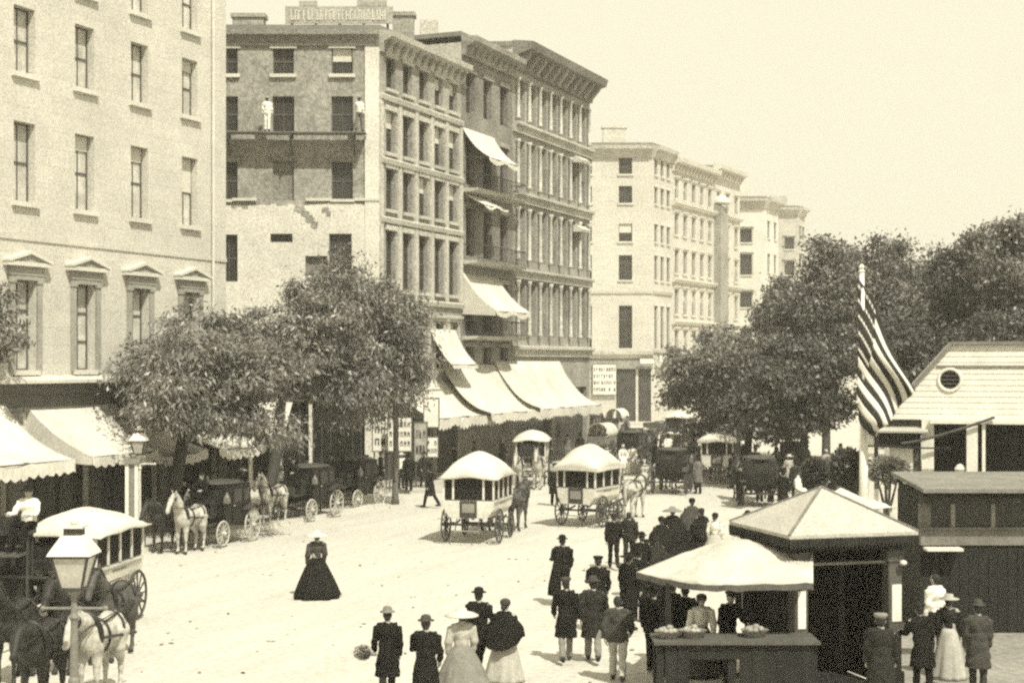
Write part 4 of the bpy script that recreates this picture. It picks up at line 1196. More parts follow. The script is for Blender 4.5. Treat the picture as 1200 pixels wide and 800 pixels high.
def stall():
    # canvas roof hung off the kiosk's left side, counter under it
    Z = 28.6
    e = empty('fruit_stall', V((at(850, 425, Z).x, Z, 0)), 0, 'dark market stall under a pale canvas roof joined to the kiosk', 'stall')
    L = e.location
    near = [at(745, 670, 29.0), at(795, 681, 28.1), at(835, 685, 27.7), at(895, 684, 27.6), at(953, 682, 27.6)]
    mid = [at(772, 659, 29.5), at(815, 652, 29.0), at(852, 644, 28.8), at(900, 650, 28.7), at(953, 655, 28.7)]
    far = [at(800, 648, 30.2), at(830, 638, 30.2), at(858, 631, 30.2), at(905, 634, 30.1), at(953, 641, 30.0)]
    back = [at(806, 652, 31.5), at(834, 647, 31.6), at(860, 643, 31.6), at(905, 646, 31.6), at(953, 652, 31.6)]
    rows = [near, mid, far, back]
    ns = 40
    pts, fs = [], []
    def cr(p, s):
        x = s * (len(p) - 1); i = min(int(x), len(p) - 2); f = x - i; f = f
        a, b2, c2, d2 = p[max(0, i - 1)], p[i], p[i + 1], p[min(len(p) - 1, i + 2)]
        return .5 * ((2 * b2) + (-a + c2) * f + (2 * a - 5 * b2 + 4 * c2 - d2) * f * f + (-a + 3 * b2 - 3 * c2 + d2) * f ** 3)
    nr = 14
    for j in range(nr + 1):
        for i in range(ns + 1):
            cp = [cr(r_, i / ns) for r_ in rows]
            p = cr(cp, j / nr)
            p = p + V((0, 0, .005 * math.sin(i * .9 + j * .7) + .004 * math.sin(i * 1.7 - j)))
            if i > ns - 8: p = p + V((0, 0, -.012 * abs(math.sin(j * 1.1 + i * .5))))
            pts.append(p - L)
    for j in range(nr):
        for i in range(ns):
            a = j * (ns + 1) + i; fs.append((a, a + 1, a + ns + 2, a + ns + 1))
    b = mb('canvas_worn'); b.add(pts, fs); o = b.build('canvas_roof', e, smooth=True); md = o.modifiers.new('t', 'SOLIDIFY'); md.thickness = .02
    vp, vf = [], []
    for i in range(ns + 1):
        p = pts[i]; vp += [V(p) + V((0, -.01, 0)), V(p) + V((0, -.03, -.11 - .008 * math.sin(i * 1.3)))]
    for i in range(ns): vf.append((2 * i, 2 * i + 2, 2 * i + 3, 2 * i + 1))
    b = mb('wood_grey'); b.add(vp, vf); o = b.build('valance', e); md = o.modifiers.new('t', 'SOLIDIFY'); md.thickness = .02
    # counter
    zt = at(0, 752, 27.3).z
    x0, x1 = at(765, 425, 27.6).x - L.x, at(958, 425, 27.6).x - L.x
    yb, yf = 28.25 - L.y, 27.35 - L.y
    mb('wood_grey').bx(x0, x1, yf - .06, yb, zt - .05, zt).build('counter_top', e)
    n = 12
    wd = (x1 - x0 - .3) / n
    for i in range(n):
        xa = x0 + .2 + wd * i
        lo = .10 if i >= 6 or i < 2 else zt - .32
        mb('wood_dark').bx(xa + .0015, xa + wd - .0015, yf + .03 - .012 * (i % 2), yf + .07, lo, zt - .052).build('front_board', e)
    for i in range(3):
        y = yf + .2 + (yb - yf - .3) * i / 3
        mb('wood_dark').bx(x0 + .18, x0 + .22, y + .005, y + (yb - yf - .3) / 3 - .005, zt - .45, zt - .053).build('side_board', e)
    for x in (x0 + .12, (x0 + x1) / 2 - .08, x1 - .1):
        for y in (yf + .12, yb - .1): mb('wood_dark').bx(x - .06, x + .06, y - .06, y + .06, 0, zt - .054).build('leg', e)
    zr = near[1].z - .06
    mb('wood_dark').bx(-.05, .05, -.05, .05, 0, zr).build('roof_post', e, (x0 + .35, 28.3 - L.y, 0))
    mb('wood_dark').bx(-.05, .05, -.05, .05, 0, near[0].z + .1).build('roof_post', e, (x0 + .45, 30.4 - L.y, 0))
    # dark boarded back between counter and kiosk
    for i in range(10):
        xa = (at(862, 425, 30).x - L.x) + i * .145
        mb('wood_dark').bx(xa, xa + .135, 30.05 - L.y - .005 * (i % 2), 30.1 - L.y, zt, 2.42).build('back_board', e)
    # goods
    rr = random.Random(9)
    k = 0
    for (px, lab) in ((783, 'shallow basket of fruit at the near end of the stall counter'), (812, 'basket of fruit in front of the woman in white'), (885, 'dark fruit basket beside the kiosk wall')):
        c = at(px, 425, 28.2); s = empty('fruit_basket', V((c.x * 27.8 / 28.2, 27.75 + .06 * k, zt)), rr.uniform(0, 3), lab, 'basket', 'fruit baskets on the counter'); k += 1
        mb('basket').lathe([(.17, 0), (.25, .12), (.26, .13), (.24, .12), (.16, .02)], n=14).build('wicker', s)
        for q in range(9):
            a = q * .7; rd = .13 if q < 7 else .03
            mb('fruit').ell((rd * math.cos(a), rd * math.sin(a), .13 + (.05 if q >= 7 else 0)), (.06, .06, .055), n=8, m=6).build('fruit', s)
stall()

def booth():
    # low flat-roofed booth at the right
    Z = 35.0
    x0, x1 = at(1078, 425, Z).x, at(1260, 425, Z).x
    e = empty('refreshment_booth', V(((x0 + x1) / 2, Z, .06)), 0, 'low dark booth with a broad grey flat roof and glazed band', 'booth')
    w = (x1 - x0) / 2
    zr = at(0, 572, Z - .6).z - .06
    def zz(py): return at(0, py, Z).z - .06
    mb('roof_grey').add([(-w - .12, -.75, zr), (w + .5, -.75, zr), (w + .5, 2.2, zr + .18), (-w - .12, 2.2, zr + .18), (-w - .12, -.75, zr - .09), (w + .5, -.75, zr - .09), (w + .5, 2.2, zr + .09), (-w - .12, 2.2, zr + .09)],
        [(0, 1, 2, 3), (7, 6, 5, 4), (0, 4, 5, 1), (1, 5, 6, 2), (2, 6, 7, 3), (3, 7, 4, 0)]).build('roof', e)
    for i in range(3):
        y = -.6 + i * 1.2
        mb('wood_dark').bar((-w - .08, y, zr - .14 + .07 * i), (w + .45, y, zr - .14 + .07 * i), .08, .1).build('rafter', e)
    mb('wood_grey').bx(-w, w, -.06, .06, zz(590), zz(578)).build('head_rail', e)
    mb('wood_mid').bx(-w, w, -.08, .06, zz(638), zz(620)).build('apron', e)
    mb('wood_mid').bx(-w, w, -.12, .05, zz(620) + .003, zz(617)).build('sill', e)
    xs = [at(p, 425, Z).x - (x0 + x1) / 2 for p in (1084, 1117, 1164, 1211, 1254)]
    for i, x in enumerate(xs): mb('stone_shade' if i else 'wood_mid').bx(x - (.06 if i else .14), x + (.03 if i else .12), -.05, .05, zz(617) + .002, zz(590) - .002).build('mullion', e)
    for a, c in zip(xs[:-1], xs[1:]): mb('glass_dark').bx(a + .04, c - .07, .02, .05, zz(617) + .004, zz(590) - .004).build('pane', e)
    n = 16
    for i in range(n):
        a = -w + 2 * w * i / n; mb('wood_dark').bx(a + .006, a + 2 * w / n - .006, -.03 - .006 * (i % 2), .04, .02, zz(638) - .003).build('wall_board', e)
        mb('wood_dark').bx(a + .006, a + 2 * w / n - .006, 2.0, 2.05, .02, zz(580)).build('back_board', e)
    for s in (-1, 1):
        for i in range(5):
            y = .06 + i * .39; mb('wood_dark').bx(s * (w - .04) - .03, s * (w - .04) + .03, y, y + .38, .02, zr - .06).build('end_board', e)
    mb('sign_white').bx(at(1081, 425, Z).x - (x0 + x1) / 2, at(1123, 425, Z).x - (x0 + x1) / 2, -.42, -.05, zz(643), zz(640)).build('shelf', e)
booth()

def gable_house():
    Z = 49.0
    def X(px, z_=Z): return at(px, 425, z_).x
    def zz(py): return at(0, py, Z).z - .05
    bx = X(1165)
    e = empty('gable_pavilion', V((bx, Z, .05)), -R(15), 'white boarded pavilion with a clipped gable and a round vent', 'pavilion')
    r = lambda px: X(px) - bx
    zt, zeave = zz(404), zz(492)
    xa, xb = r(1117), r(1213)
    xl, xr = r(1040), r(1290)
    D = 8.0
    # gable wall of horizontal boards with the round vent cut out
    vx, vz, vr = r(1115), zz(445), 12.5 * Z / FPX
    rows = 13
    for i in range(rows):
        z0 = zeave + (zt - zeave) * i / rows; z1 = zeave + (zt - zeave) * (i + 1) / rows - .008
        def edges(z):
            t = (z - zeave) / (zt - zeave); return xl + (xa - xl) * t, xr + (xb - xr) * t
        (la, ra), (lb, rb) = edges(z0), edges(z1)
        segs = []
        b = mb('wood_white')
        def quad(l0, r0, l1, r1):
            b.add([(l0, -.0 - .012, z0), (r0, -.012, z0), (r1, 0, z1), (l1, 0, z1), (l0, .06, z0), (r0, .06, z0), (r1, .06, z1), (l1, .06, z1)],
                  [(0, 1, 2, 3), (7, 6, 5, 4), (0, 4, 5, 1), (3, 2, 6, 7), (0, 3, 7, 4), (1, 5, 6, 2)])
        zc = (z0 + z1) / 2
        if abs(zc - vz) < vr:
            hc = math.sqrt(vr * vr - (zc - vz) ** 2)
            quad(la, vx - hc, lb, vx - hc); quad(vx + hc, ra, vx + hc, rb)
        else: quad(la, ra, lb, rb)
        b.build('gable_board', e)
    mb('wood_white').torus((vx, -.02, vz), vr + .01, .05, 'y', 28, 6).build('vent_ring', e)
    v_ = mb('wood_dark'); v_.prism([(vx + vr * math.cos(a * PI / 12), vz + vr * math.sin(a * PI / 12)) for a in range(24)], .02, .05, 'y'); vent = v_.build('vent', e)
    for k in range(5):
        zq = vz - vr * .75 + k * vr * .375; hc = math.sqrt(max(.01, vr * vr - (zq - vz) ** 2)) * .95
        mb('wood_grey').box((vx, -.005, zq), (2 * hc, .03, .03)).build('slat', vent)
    mb('wood_mid').bx(r(1100), xb + (xr - xb) * .3, -.035, -.016, zz(431), zz(428)).build('batten', e)
    # roof slopes with rake boards
    def slab(p, name, mt, th=.08):
        b = mb(mt); q = [V(x) for x in p]; n = (q[1] - q[0]).cross(q[2] - q[0]).normalized() * th
        b.add(q + [x + n for x in q], [(0, 1, 2, 3), (7, 6, 5, 4), (0, 4, 5, 1), (1, 5, 6, 2), (2, 6, 7, 3), (3, 7, 4, 0)]); return b.build(name, e)
    slab([(xl - .25, -.07, zeave - .25), (xa, -.07, zt + .02), (xa, D, zt + .02), (xl - .25, D, zeave - .25)], 'roof_slope', 'shingle_white')
    slab([(xb, -.07, zt + .02), (xr + .25, -.07, zeave - .25), (xr + .25, D, zeave - .25), (xb, D, zt + .02)], 'roof_slope', 'shingle_white')
    slab([(xa, -.07, zt + .02), (xb, -.07, zt + .02), (xb, D, zt + .12), (xa, D, zt + .12)], 'roof_crown', 'shingle_white')
    mb('wood_mid').bar((xl - .2, -.10, zeave - .2), (xa, -.10, zt + .06), .05, .10).build('rake_board', e)
    mb('wood_mid').bar((xa, -.10, zt + .06), (xb, -.10, zt + .06), .05, .10).build('ridge_board', e)
    # porch: eave beam, posts, dark inside, swag of bunting
    mb('wood_white').bx(r(1092), xr, -.35, -.05, zeave - .12, zeave).build('eave_beam', e)
    for px, w, m_ in ((1140, .17, 'wood_white'), (1153, .05, 'wood_white'), (1215, .17, 'wood_white')):
        mb(m_).bx(-w, w, -.17, .17, 0, zeave - .123).build('porch_post', e, (r(px), -.15, 0))
    mb('wood_dark').bx(r(1096), xr, 1.5, 1.6, .05, zeave - .13).build('porch_back', e)
    mb('wood_dark').bx(r(1090) , xr, -.02, 1.5, 0, .04).build('porch_floor', e)
    mb('wood_white').bx(r(1083), r(1097), -.1, 1.4, 0, zeave - .005).build('corner_wall', e)
    # low left wing
    zl = zz(508)
    mb('wood_dark').bx(r(1033), r(1082), -.4, -.06, zl - .42, zl).build('wing_fascia', e)
    mb('wood_white').bx(r(1046), r(1073), -.1, 1.2, 0, zl - .45).build('wing_wall', e)
    for px in (1025, 1037): mb('wood_white').bx(-.09, .09, -.09, .09, 0, zl - .1).build('wing_post', e, (r(px), -.25, 0))
    mb('wood_white').bx(r(1020), r(1040), -.36, -.14, zl - .099, zl + .15).build('wing_beam', e)
    mb('wood_grey').bx(r(1073) + .01, r(1082), .02, 1.1, 0, zl - .45).build('wing_door', e)
    pts = []
    for i in range(15):
        t = i / 14; pts.append((r(1060) + (r(1165) - r(1060)) * t, -.45, zz(520) + (zz(488) - zz(520)) * t ** 1.3))
    mb('wood_grey').tube(pts, .05, 6).build('bunting_rope', e)
    pts = [(r(1020) + (r(1165) - r(1020)) * i / 12, -.5, zz(523) - .05 * math.sin(PI * i / 12)) for i in range(9)]
    mb('wood_dark').tube(pts, .03, 6).build('rail_rope', e)
    # front eave of the wing
    slab([(r(1020), -.6, zl + .02), (r(1090), -.6, zl + .02), (r(1090), 1.4, zl + .3), (r(1020), 1.4, zl + .3)], 'wing_roof', 'shingle_white', .06)
    mb('iron_pale').lathe([(.05, 0), (.16, .1), (.16, .25), (.2, .28), (.12, .4), (.03, .45)], n=12).build('porch_urn', e, (r(1127), -.1, zz(560)))
    mb('wood_dark').bx(-.15, .15, -.15, .15, 0, zz(560)).build('urn_stand', e, (r(1127), -.1, 0))
gable_house()

def low_tent():
    # pale canvas roof glimpsed between kiosk roof and flag pole
    Z = 40.0
    c = at(985, 425, Z)
    e = empty('canvas_tent', V((c.x, Z, .05)), 0, 'pale low canvas tent just behind the kiosk roof', 'tent')
    h = 1.15; z0, z1 = at(0, 590, Z).z - .05, at(0, 571, Z).z - .05
    b = mb('canvas_white'); pts = []; n = 12
    for j in range(n + 1):
        for i in range(n + 1):
            x, y = -h + 2 * h * i / n, -h + 2 * h * j / n
            t = 1 - max(abs(x), abs(y)) / h
            pts.append((x, y, z0 + (z1 - z0) * t - .06 * math.sin(PI * t) + .02 * math.sin(7 * x + 5 * y)))
    b.add(pts, [(j * (n + 1) + i, j * (n + 1) + i + 1, (j + 1) * (n + 1) + i + 1, (j + 1) * (n + 1) + i) for j in range(n) for i in range(n)])
    o = b.build('canvas', e, smooth=True); md = o.modifiers.new('t', 'SOLIDIFY'); md.thickness = .02
    for sx in (-1, 1):
        for sy in (-1, 1): mb('wood_white').tube([(0, 0, 0), (0, 0, z0 + .02)], .035, 8).build('tent_pole', e, (sx * (h - .1), sy * (h - .1), 0))
low_tent()

# ================================================================== FIGURES
def fuse(builder, voxel, mats, pick=None, smooth_it=3, name='figure', wrinkle=0.0):
    """one continuous skin over overlapping closed shapes"""
    me = builder.mesh('raw')
    o = bpy.data.objects.new('raw', me); col.objects.link(o)
    md = o.modifiers.new('r', 'REMESH'); md.mode = 'VOXEL'; md.voxel_size = voxel; md.use_smooth_shade = True
    if smooth_it:
        s = o.modifiers.new('s', 'SMOOTH'); s.factor = .5; s.iterations = smooth_it
    dg = bpy.context.evaluated_depsgraph_get()
    out = bpy.data.meshes.new_from_object(o.evaluated_get(dg), depsgraph=dg)
    out.name = name
    bpy.data.objects.remove(o); bpy.data.meshes.remove(me)
    if wrinkle:
        nv = len(out.vertices); co = np.empty(nv * 3); out.vertices.foreach_get('co', co); co = co.reshape(-1, 3)
        nr = np.empty(nv * 3); out.vertex_normals.foreach_get('vector', nr); nr = nr.reshape(-1, 3)
        x, y, z = co.T
        d = np.sin(x * 17 + 3 * np.sin(z * 9) + y * 6) * np.sin(y * 15 + 2.5 * np.sin(z * 7 + x * 5)) + .6 * np.sin(x * 41 + y * 33 + 2 * np.sin(z * 13)) * np.sin(z * 8 + x * 9)
        out.vertices.foreach_set('co', (co + nr * (d * wrinkle * .6)[:, None]).reshape(-1)); out.update()
    out.materials.clear()
    for m_ in mats: out.materials.append(M[m_])
    if pick:
        out.polygons.foreach_set('material_index', [pick(p.center) for p in out.polygons])
    return out

def skel(a=0.0, arm=.22, elb=.25, sit=False, hold=0.0, lean=0.0):
    J = {}; hz = .93
    for s, sg in (('L', 1), ('R', -1)):
        hip = V((.09 * sg, 0, hz))
        if sit:
            knee = hip + V((.03 * sg, -.42, .03)); ank = knee + V((0, -.10, -.42)); toe = ank + V((0, -.17, -.02))
        else:
            th = a * sg; sh = th * .55 if th > 0 else th * 1.75
            knee = hip + V((0, -math.sin(th), -math.cos(th))) * .43
            ank = knee + V((0, -math.sin(sh), -math.cos(sh))) * .43
            toe = ank + V((.02 * sg, -.17, -.03 + (.0 if th > 0 else -.03)))
        J['hip' + s], J['knee' + s], J['ank' + s], J['toe' + s] = hip, knee, ank, toe
        shl = V((.185 * sg, lean * -.1, hz + .50))
        aa = -a * sg * .8 + .05; ee = elb + abs(a) * .4
        if sit: aa, ee = .55, 1.0
        if hold and sg > 0: aa, ee = .35, hold
        el = shl + V((.055 * sg, -math.sin(aa) * .29, -math.cos(aa) * .29))
        wr = el + V((-.02 * sg, -math.sin(aa + ee) * .26, -math.cos(aa + ee) * .26))
        J['sh' + s], J['el' + s], J['wr' + s] = shl, el, wr
        J['hd' + s] = (wr - el).normalized()
    dz = .075 - min(J['ankL'].z, J['ankR'].z) if not sit else -.93
    for k in J:
        if not k.startswith('hd'): J[k] = J[k] + V((0, 0, dz))
    J['pel'] = V((0, 0, hz + dz)); J['chest'] = V((0, -lean * .08, hz + .38 + dz)); J['neck'] = V((0, -lean * .1, hz + .57 + dz)); J['head'] = V((0, -.012 - lean * .12, hz + .71 + dz))
    return J

def body_mesh(J, female=False):
    b = MB().use(M['skin']); h = J['head']
    b.ell(h, (.074, .094, .112), n=16, m=12)
    b.ell(h + V((0, -.028, -.062)), (.052, .058, .06), n=12, m=8)             # jaw
    b.tube([h + V((0, -.085, .022)), h + V((0, -.112, -.022)), h + V((0, -.088, -.032))], [.009, .016, .012], 8)   # nose
    b.ell(h + V((0, -.078, .03)), (.05, .02, .012), n=10, m=6)                # brow
    b.ell(h + V((0, -.086, -.058)), (.024, .012, .010), n=8, m=6)             # mouth
    for sg in (-1, 1): b.ell(h + V((.076 * sg, .006, -.008)), (.014, .024, .034), n=8, m=6)
    b.tube([J['neck'] + V((0, .01, -.06)), h + V((0, .01, -.06))], [.058, .052], 10)
    c, p = J['chest'], J['pel']
    b.ell(c, (.165, .105, .20), n=14, m=10); b.ell(c.lerp(p, .55), (.135, .095, .20), n=14, m=10); b.ell(p, (.165, .115, .14), n=14, m=10)
    b.tube([J['shL'], J['neck'] + V((0, 0, -.05)), J['shR']], [.055, .07, .055], 8)
    for s, sg in (('L', 1), ('R', -1)):
        b.tube([J['sh' + s], J['el' + s], J['wr' + s]], [.052, .04, .028], 8)
        d = J['hd' + s]; w = J['wr' + s]; sd_ = d.cross(V((sg, 0, 0))).normalized()
        b.tube([w - d * .01, w + d * .045, w + d * .088], [.027, .036, .034], 8)
        for q in range(4):
            o = sd_ * (-.034 + .0225 * q); L = (.062, .075, .07, .055)[q]
            k1 = w + d * .085 + o; k2 = k1 + d * L * .55 + V((-sg * .012, 0, 0)); k3 = k2 + d * L * .45 + V((-sg * .025, 0, 0))
            b.tube([k1 - d * .01, k2, k3], [.0095, .009, .008], 6)
        t0 = w + d * .03 - sd_ * .03
        b.tube([t0, t0 - sd_ * .028 + d * .03, t0 - sd_ * .032 + d * .062], [.013, .011, .009], 6)
        b.tube([J['hip' + s], J['knee' + s], J['ank' + s]], [.085, .055, .04], 8)
        b.tube([J['ank' + s] + V((0, .05, -.03)), J['toe' + s]], [.038, .03], 8)
    return fuse(b, .0145, ['skin'], smooth_it=2, name='body')
def coat_mesh(J, kind):
    b = MB().use(M['cloth_dark']); c, p = J['chest'], J['pel']
    b.ell(c + V((0, 0, .01)), (.20, .135, .215), n=16, m=10); b.ell(c.lerp(p, .55), (.168, .125, .22), n=16, m=10)
    b.tube([J['shL'], J['neck'] + V((0, .01, -.055)), J['shR']], [.074, .085, .074], 10)
    b.lathe([(.075, -.03), (.07, .035)], tuple(J['neck'] + V((0, .005, -.02))), n=12)
    for s in 'LR': b.tube([J['sh' + s], J['el' + s], J['wr' + s] - J['hd' + s] * .01], [.075, .064, .054], 10)
    z = p.z
    if kind == 'frock': b.lathe([(.155, z + .16), (.19, z), (.225, z - .22), (.25, z - .40)], (0, .01, 0), n=20, rx=1.0, ry=.82)
    elif kind == 'jacket': b.lathe([(.16, z + .16), (.19, z + .02), (.20, z - .10)], (0, 0, 0), n=20, rx=1, ry=.78)
    else: b.lathe([(.15, z + .16), (.165, z + .04)], (0, 0, 0), n=16, rx=1, ry=.75)
    return fuse(b, .02, ['cloth_dark'], smooth_it=2, name='coat', wrinkle=.020)
def trouser_mesh(J):
    b = MB().use(M['cloth_dark']); p = J['pel']
    b.ell(p + V((0, 0, .01)), (.178, .128, .15), n=14, m=10)
    for s in 'LR': b.tube([J['hip' + s], J['knee' + s], J['ank' + s] + V((0, 0, .0))], [.098, .074, .066], 10)
    return fuse(b, .021, ['cloth_dark'], smooth_it=2, name='trousers', wrinkle=.014)
def shoe_mesh(J, sides):
    b = MB().use(M['shoe'])
    for s in sides:
        a, t = J['ank' + s], J['toe' + s]
        b.tube([a + V((0, .055, -.035)), a.lerp(t, .5) + V((0, 0, -.005)), t + V((0, -.03, 0))], [.044, .048, .034], 8)
        b.tube([a + V((0, .01, .05)), a + V((0, .02, -.03))], [.046, .046], 8)
    return b.mesh('shoe', True)
def hair_mesh(J, long_=False):
    b = MB().use(M['hair_dark']); h = J['head']
    b.ell(h + V((0, .022, .022)), (.081, .088, .102), n=14, m=10)
    b.ell(h + V((0, .05, -.04)), (.066, .05, .06), n=12, m=8)
    if long_: b.ell(h + V((0, .095, -.05)), (.06, .045, .055), n=12, m=8)
    return b.mesh('hair', True)
def hat_mesh(J, kind, mt):
    b = MB().use(M[mt]); c = J['head'] + V((0, .006, .058))
    if kind == 'top': prof = [(.082, 0), (.155, -.012), (.158, .0), (.09, .012), (.086, .08), (.092, .165), (.085, .17)]
    elif kind == 'bowler': prof = [(.082, -.005), (.142, .0), (.146, .014), (.094, .016), (.09, .06), (.07, .1), (.03, .115)]
    elif kind == 'straw': prof = [(.082, -.01), (.21, -.02), (.212, -.008), (.095, .008), (.09, .075), (.08, .085)]
    elif kind == 'wide': prof = [(.082, -.01), (.30, -.07), (.30, -.055), (.2, -.005), (.1, .02), (.085, .08), (.03, .095)]
    elif kind == 'cap': prof = [(.085, -.02), (.09, .0), (.12, .045), (.105, .07), (.03, .08)]
    elif kind == 'bonnet': prof = [(.06, -.10), (.10, -.06), (.108, .0), (.095, .05), (.04, .08)]
    else: prof = [(.08, 0), (.09, .02), (.02, .1)]
    b.lathe(prof, tuple(c), n=18)
    if kind == 'cap': b.add([c + V((-.07, -.08, -.01)), c + V((.07, -.08, -.01)), c + V((.05, -.15, -.025)), c + V((-.05, -.15, -.025))], [(0, 1, 2, 3)])
    return b.mesh('hat', True)
def skirt_mesh(J, width, seed, hoop=True, train=0.0):
    r = random.Random(seed); z1 = J['pel'].z + .13; n, m_ = 40, 14
    ph = [r.uniform(0, 6) for _ in range(4)]
    pts, fs = [], []
    for j in range(m_ + 1):
        t = j / m_; z = z1 + (.02 - z1) * t
        rad = .125 + (width - .125) * (t ** (.72 if hoop else .95))
        for i in range(n):
            a = 2 * PI * i / n
            fold = 1 + .085 * t * math.sin(a * 8 + ph[0] + .6 * math.sin(a * 3)) + .045 * t * math.sin(a * 13 + ph[1] + t * 2) + .03 * t * math.sin(a * 3 + ph[2])
            pts.append((rad * fold * math.cos(a), rad * fold * math.sin(a) * .95 + .06 * t + train * max(0, math.sin(a)) * t * t, z))
    for j in range(m_):
        for i in range(n):
            i2 = (i + 1) % n; fs.append((j * n + i, (j + 1) * n + i, (j + 1) * n + i2, j * n + i2))
    fs.append(tuple(range(n))); fs.append(tuple(m_ * n + i for i in range(n))[::-1])
    b = MB().use(M['cloth_black']); b.add(pts, fs)
    return b.mesh('skirt', True)
def bodice_mesh(J):
    b = MB().use(M['cloth_black']); c, p = J['chest'], J['pel']
    b.ell(c, (.175, .12, .20), n=16, m=10); b.ell(c + V((0, -.05, .02)), (.13, .09, .09), n=12, m=8)
    b.ell(c.lerp(p, .5), (.125, .10, .18), n=16, m=10)
    b.tube([J['shL'] + V((-.02, 0, 0)), J['neck'] + V((0, .01, -.06)), J['shR'] + V((.02, 0, 0))], [.062, .07, .062], 10)
    for s in 'LR': b.tube([J['sh' + s], J['el' + s], J['wr' + s]], [.066, .078, .05], 10)
    return fuse(b, .019, ['cloth_black'], smooth_it=2, name='bodice', wrinkle=.012)
def shawl_mesh(J, seed):
    r = random.Random(seed); n, m_ = 36, 9; c = J['neck']; pts, fs = [], []
    ph = r.uniform(0, 6)
    for j in range(m_ + 1):
        t = j / m_
        for i in range(n):
            a = 2 * PI * i / n; back = max(0, math.sin(a))
            L = .48 + .28 * back
            rx = .085 + .27 * min(1, t * 1.7) ** .8 + .05 * t; ry = .08 + .16 * min(1, t * 1.7) + .16 * t * t
            f = 1 + .035 * t * math.sin(8 * a + ph)
            pts.append((rx * f * math.cos(a), ry * f * math.sin(a) + .02, c.z + .015 - .05 * min(1, t * 3) - L * max(0, t - .08) * 1.08))
    for j in range(m_):
        for i in range(n):
            i2 = (i + 1) % n; fs.append((j * n + i, (j + 1) * n + i, (j + 1) * n + i2, j * n + i2))
    b = MB().use(M['cloth_black']); b.add(pts, fs); return b.mesh('shawl', True)

PC = {}
def pc(key, fn):
    if key not in PC: PC[key] = fn()
    return PC[key]
POSES = {
    'walk': dict(a=.36), 'walkb': dict(a=-.30, elb=.35), 'stand': dict(a=.05, elb=.2), 'stroll': dict(a=.18, hold=1.1), 'carry': dict(a=-.22, hold=1.5),
    'sit': dict(sit=True), 'lean': dict(a=.12, lean=1.0, hold=1.2),
}
prs = random.Random(91)
def dress_up(o, name, mesh, mt):
    c = place(name, mesh, o)
    if mt and c.data.materials and c.data.materials[0] != M[mt]:
        c.material_slots[0].link = 'OBJECT'; c.material_slots[0].material = M[mt]
    return c
def person(label, loc, pose='walk', rz=PI, h=1.73, coat='frock', coatm='cloth_dark', trm='cloth_dark', hat='bowler', hatm='cloth_black', group=None):
    Jx = skel(**POSES[pose])
    o = place('person', pc(('body', pose), lambda: body_mesh(Jx)), None, loc, rz, scale=(h / 1.745 * prs.uniform(.97, 1.13), h / 1.745 * prs.uniform(.97, 1.1), h / 1.745))
    tag(o, label, 'person', group)
    dress_up(o, 'coat' if coat in ('frock', 'jacket') else 'shirt', pc(('coat', pose, coat), lambda: coat_mesh(Jx, coat)), coatm)
    dress_up(o, 'trousers', pc(('tr', pose), lambda: trouser_mesh(Jx)), trm)
    for sd2 in 'LR': dress_up(o, 'shoe', pc(('shoe', pose, sd2), lambda: shoe_mesh(Jx, sd2)), 'shoe')
    dress_up(o, 'hair', pc(('hair', pose), lambda: hair_mesh(Jx)), 'hair_dark')
    if hat: dress_up(o, 'hat', pc(('hat', pose, hat), lambda: hat_mesh(Jx, hat, 'cloth_black')), hatm)
    return o
def lady(label, loc, rz=PI, h=1.62, skirt='cloth_black', bod='cloth_black', shawl=None, hat='bonnet', hatm='straw', width=.6, seed=0, pose='stand', group=None):
    Jx = skel(**POSES[pose])
    o = place('person', pc(('body', pose), lambda: body_mesh(Jx)), None, loc, rz, scale=(h / 1.745 * prs.uniform(.97, 1.13), h / 1.745 * prs.uniform(.97, 1.1), h / 1.745))
    tag(o, label, 'person', group)
    dress_up(o, 'skirt', pc(('skirt', width, seed, pose), lambda: skirt_mesh(Jx, width, seed)), skirt)
    dress_up(o, 'bodice', pc(('bod', pose), lambda: bodice_mesh(Jx)), bod)
    if shawl: dress_up(o, 'shawl', pc(('shawl', pose, seed), lambda: shawl_mesh(Jx, seed)), shawl)
    dress_up(o, 'hair', pc(('lhair', pose), lambda: hair_mesh(Jx, True)), 'hair_dark')
    dress_up(o, 'hat', pc(('hat', pose, hat), lambda: hat_mesh(Jx, hat, 'straw')), hatm)
    return o
AW = PI                                         # facing away from the viewer

# --- foreground walkers
def gz(px, Z): return V(((px - 600) * Z / FPX, Z, -.01))
person('man in long dark frock coat and pale soft hat carrying a bundle', gz(454, 28.0), 'walkb', AW + .15, 1.74, 'frock', 'cloth_black', 'cloth_dark', 'bowler', 'cloth_tan')
e = empty('flower_bundle', gz(421, 28.0) + V((.06, -.05, .95)), 0, 'loose bundle of flowers under the walking man\'s arm', 'bundle')
r_ = np.random.default_rng(4); d_ = r_.normal(0, 1, (500, 3)); d_ /= np.linalg.norm(d_, axis=1, keepdims=True)
place('leaves', leaf_mesh('leaves', d_ * np.array([.16, .13, .13]) * r_.uniform(.5, 1, (500, 1)), d_, .08, .6, 'leaf_pale', 3, .1), e)
mb('basket').tube([(.25, .05, -.05), (0, 0, 0)], [.03, .06], 8).build('wrapping', e)
person('man in plain black coat and hat just right of the bundle carrier', gz(499, 27.2), 'stroll', AW - .05, 1.70, 'frock', 'cloth_black', 'cloth_black', 'bowler', 'cloth_charcoal')
lady('woman in wide pale straw hat, pale bodice and full tan skirt', gz(541, 28.3), AW + .3, 1.66, 'cloth_tan', 'cloth_pale', None, 'wide', 'straw', .58, 1)
person('slim man in black beside the woman in the pale straw hat', gz(561, 30.6), 'walk', AW - .3, 1.72, 'jacket', 'cloth_black', 'cloth_black', 'bowler', 'cloth_black')
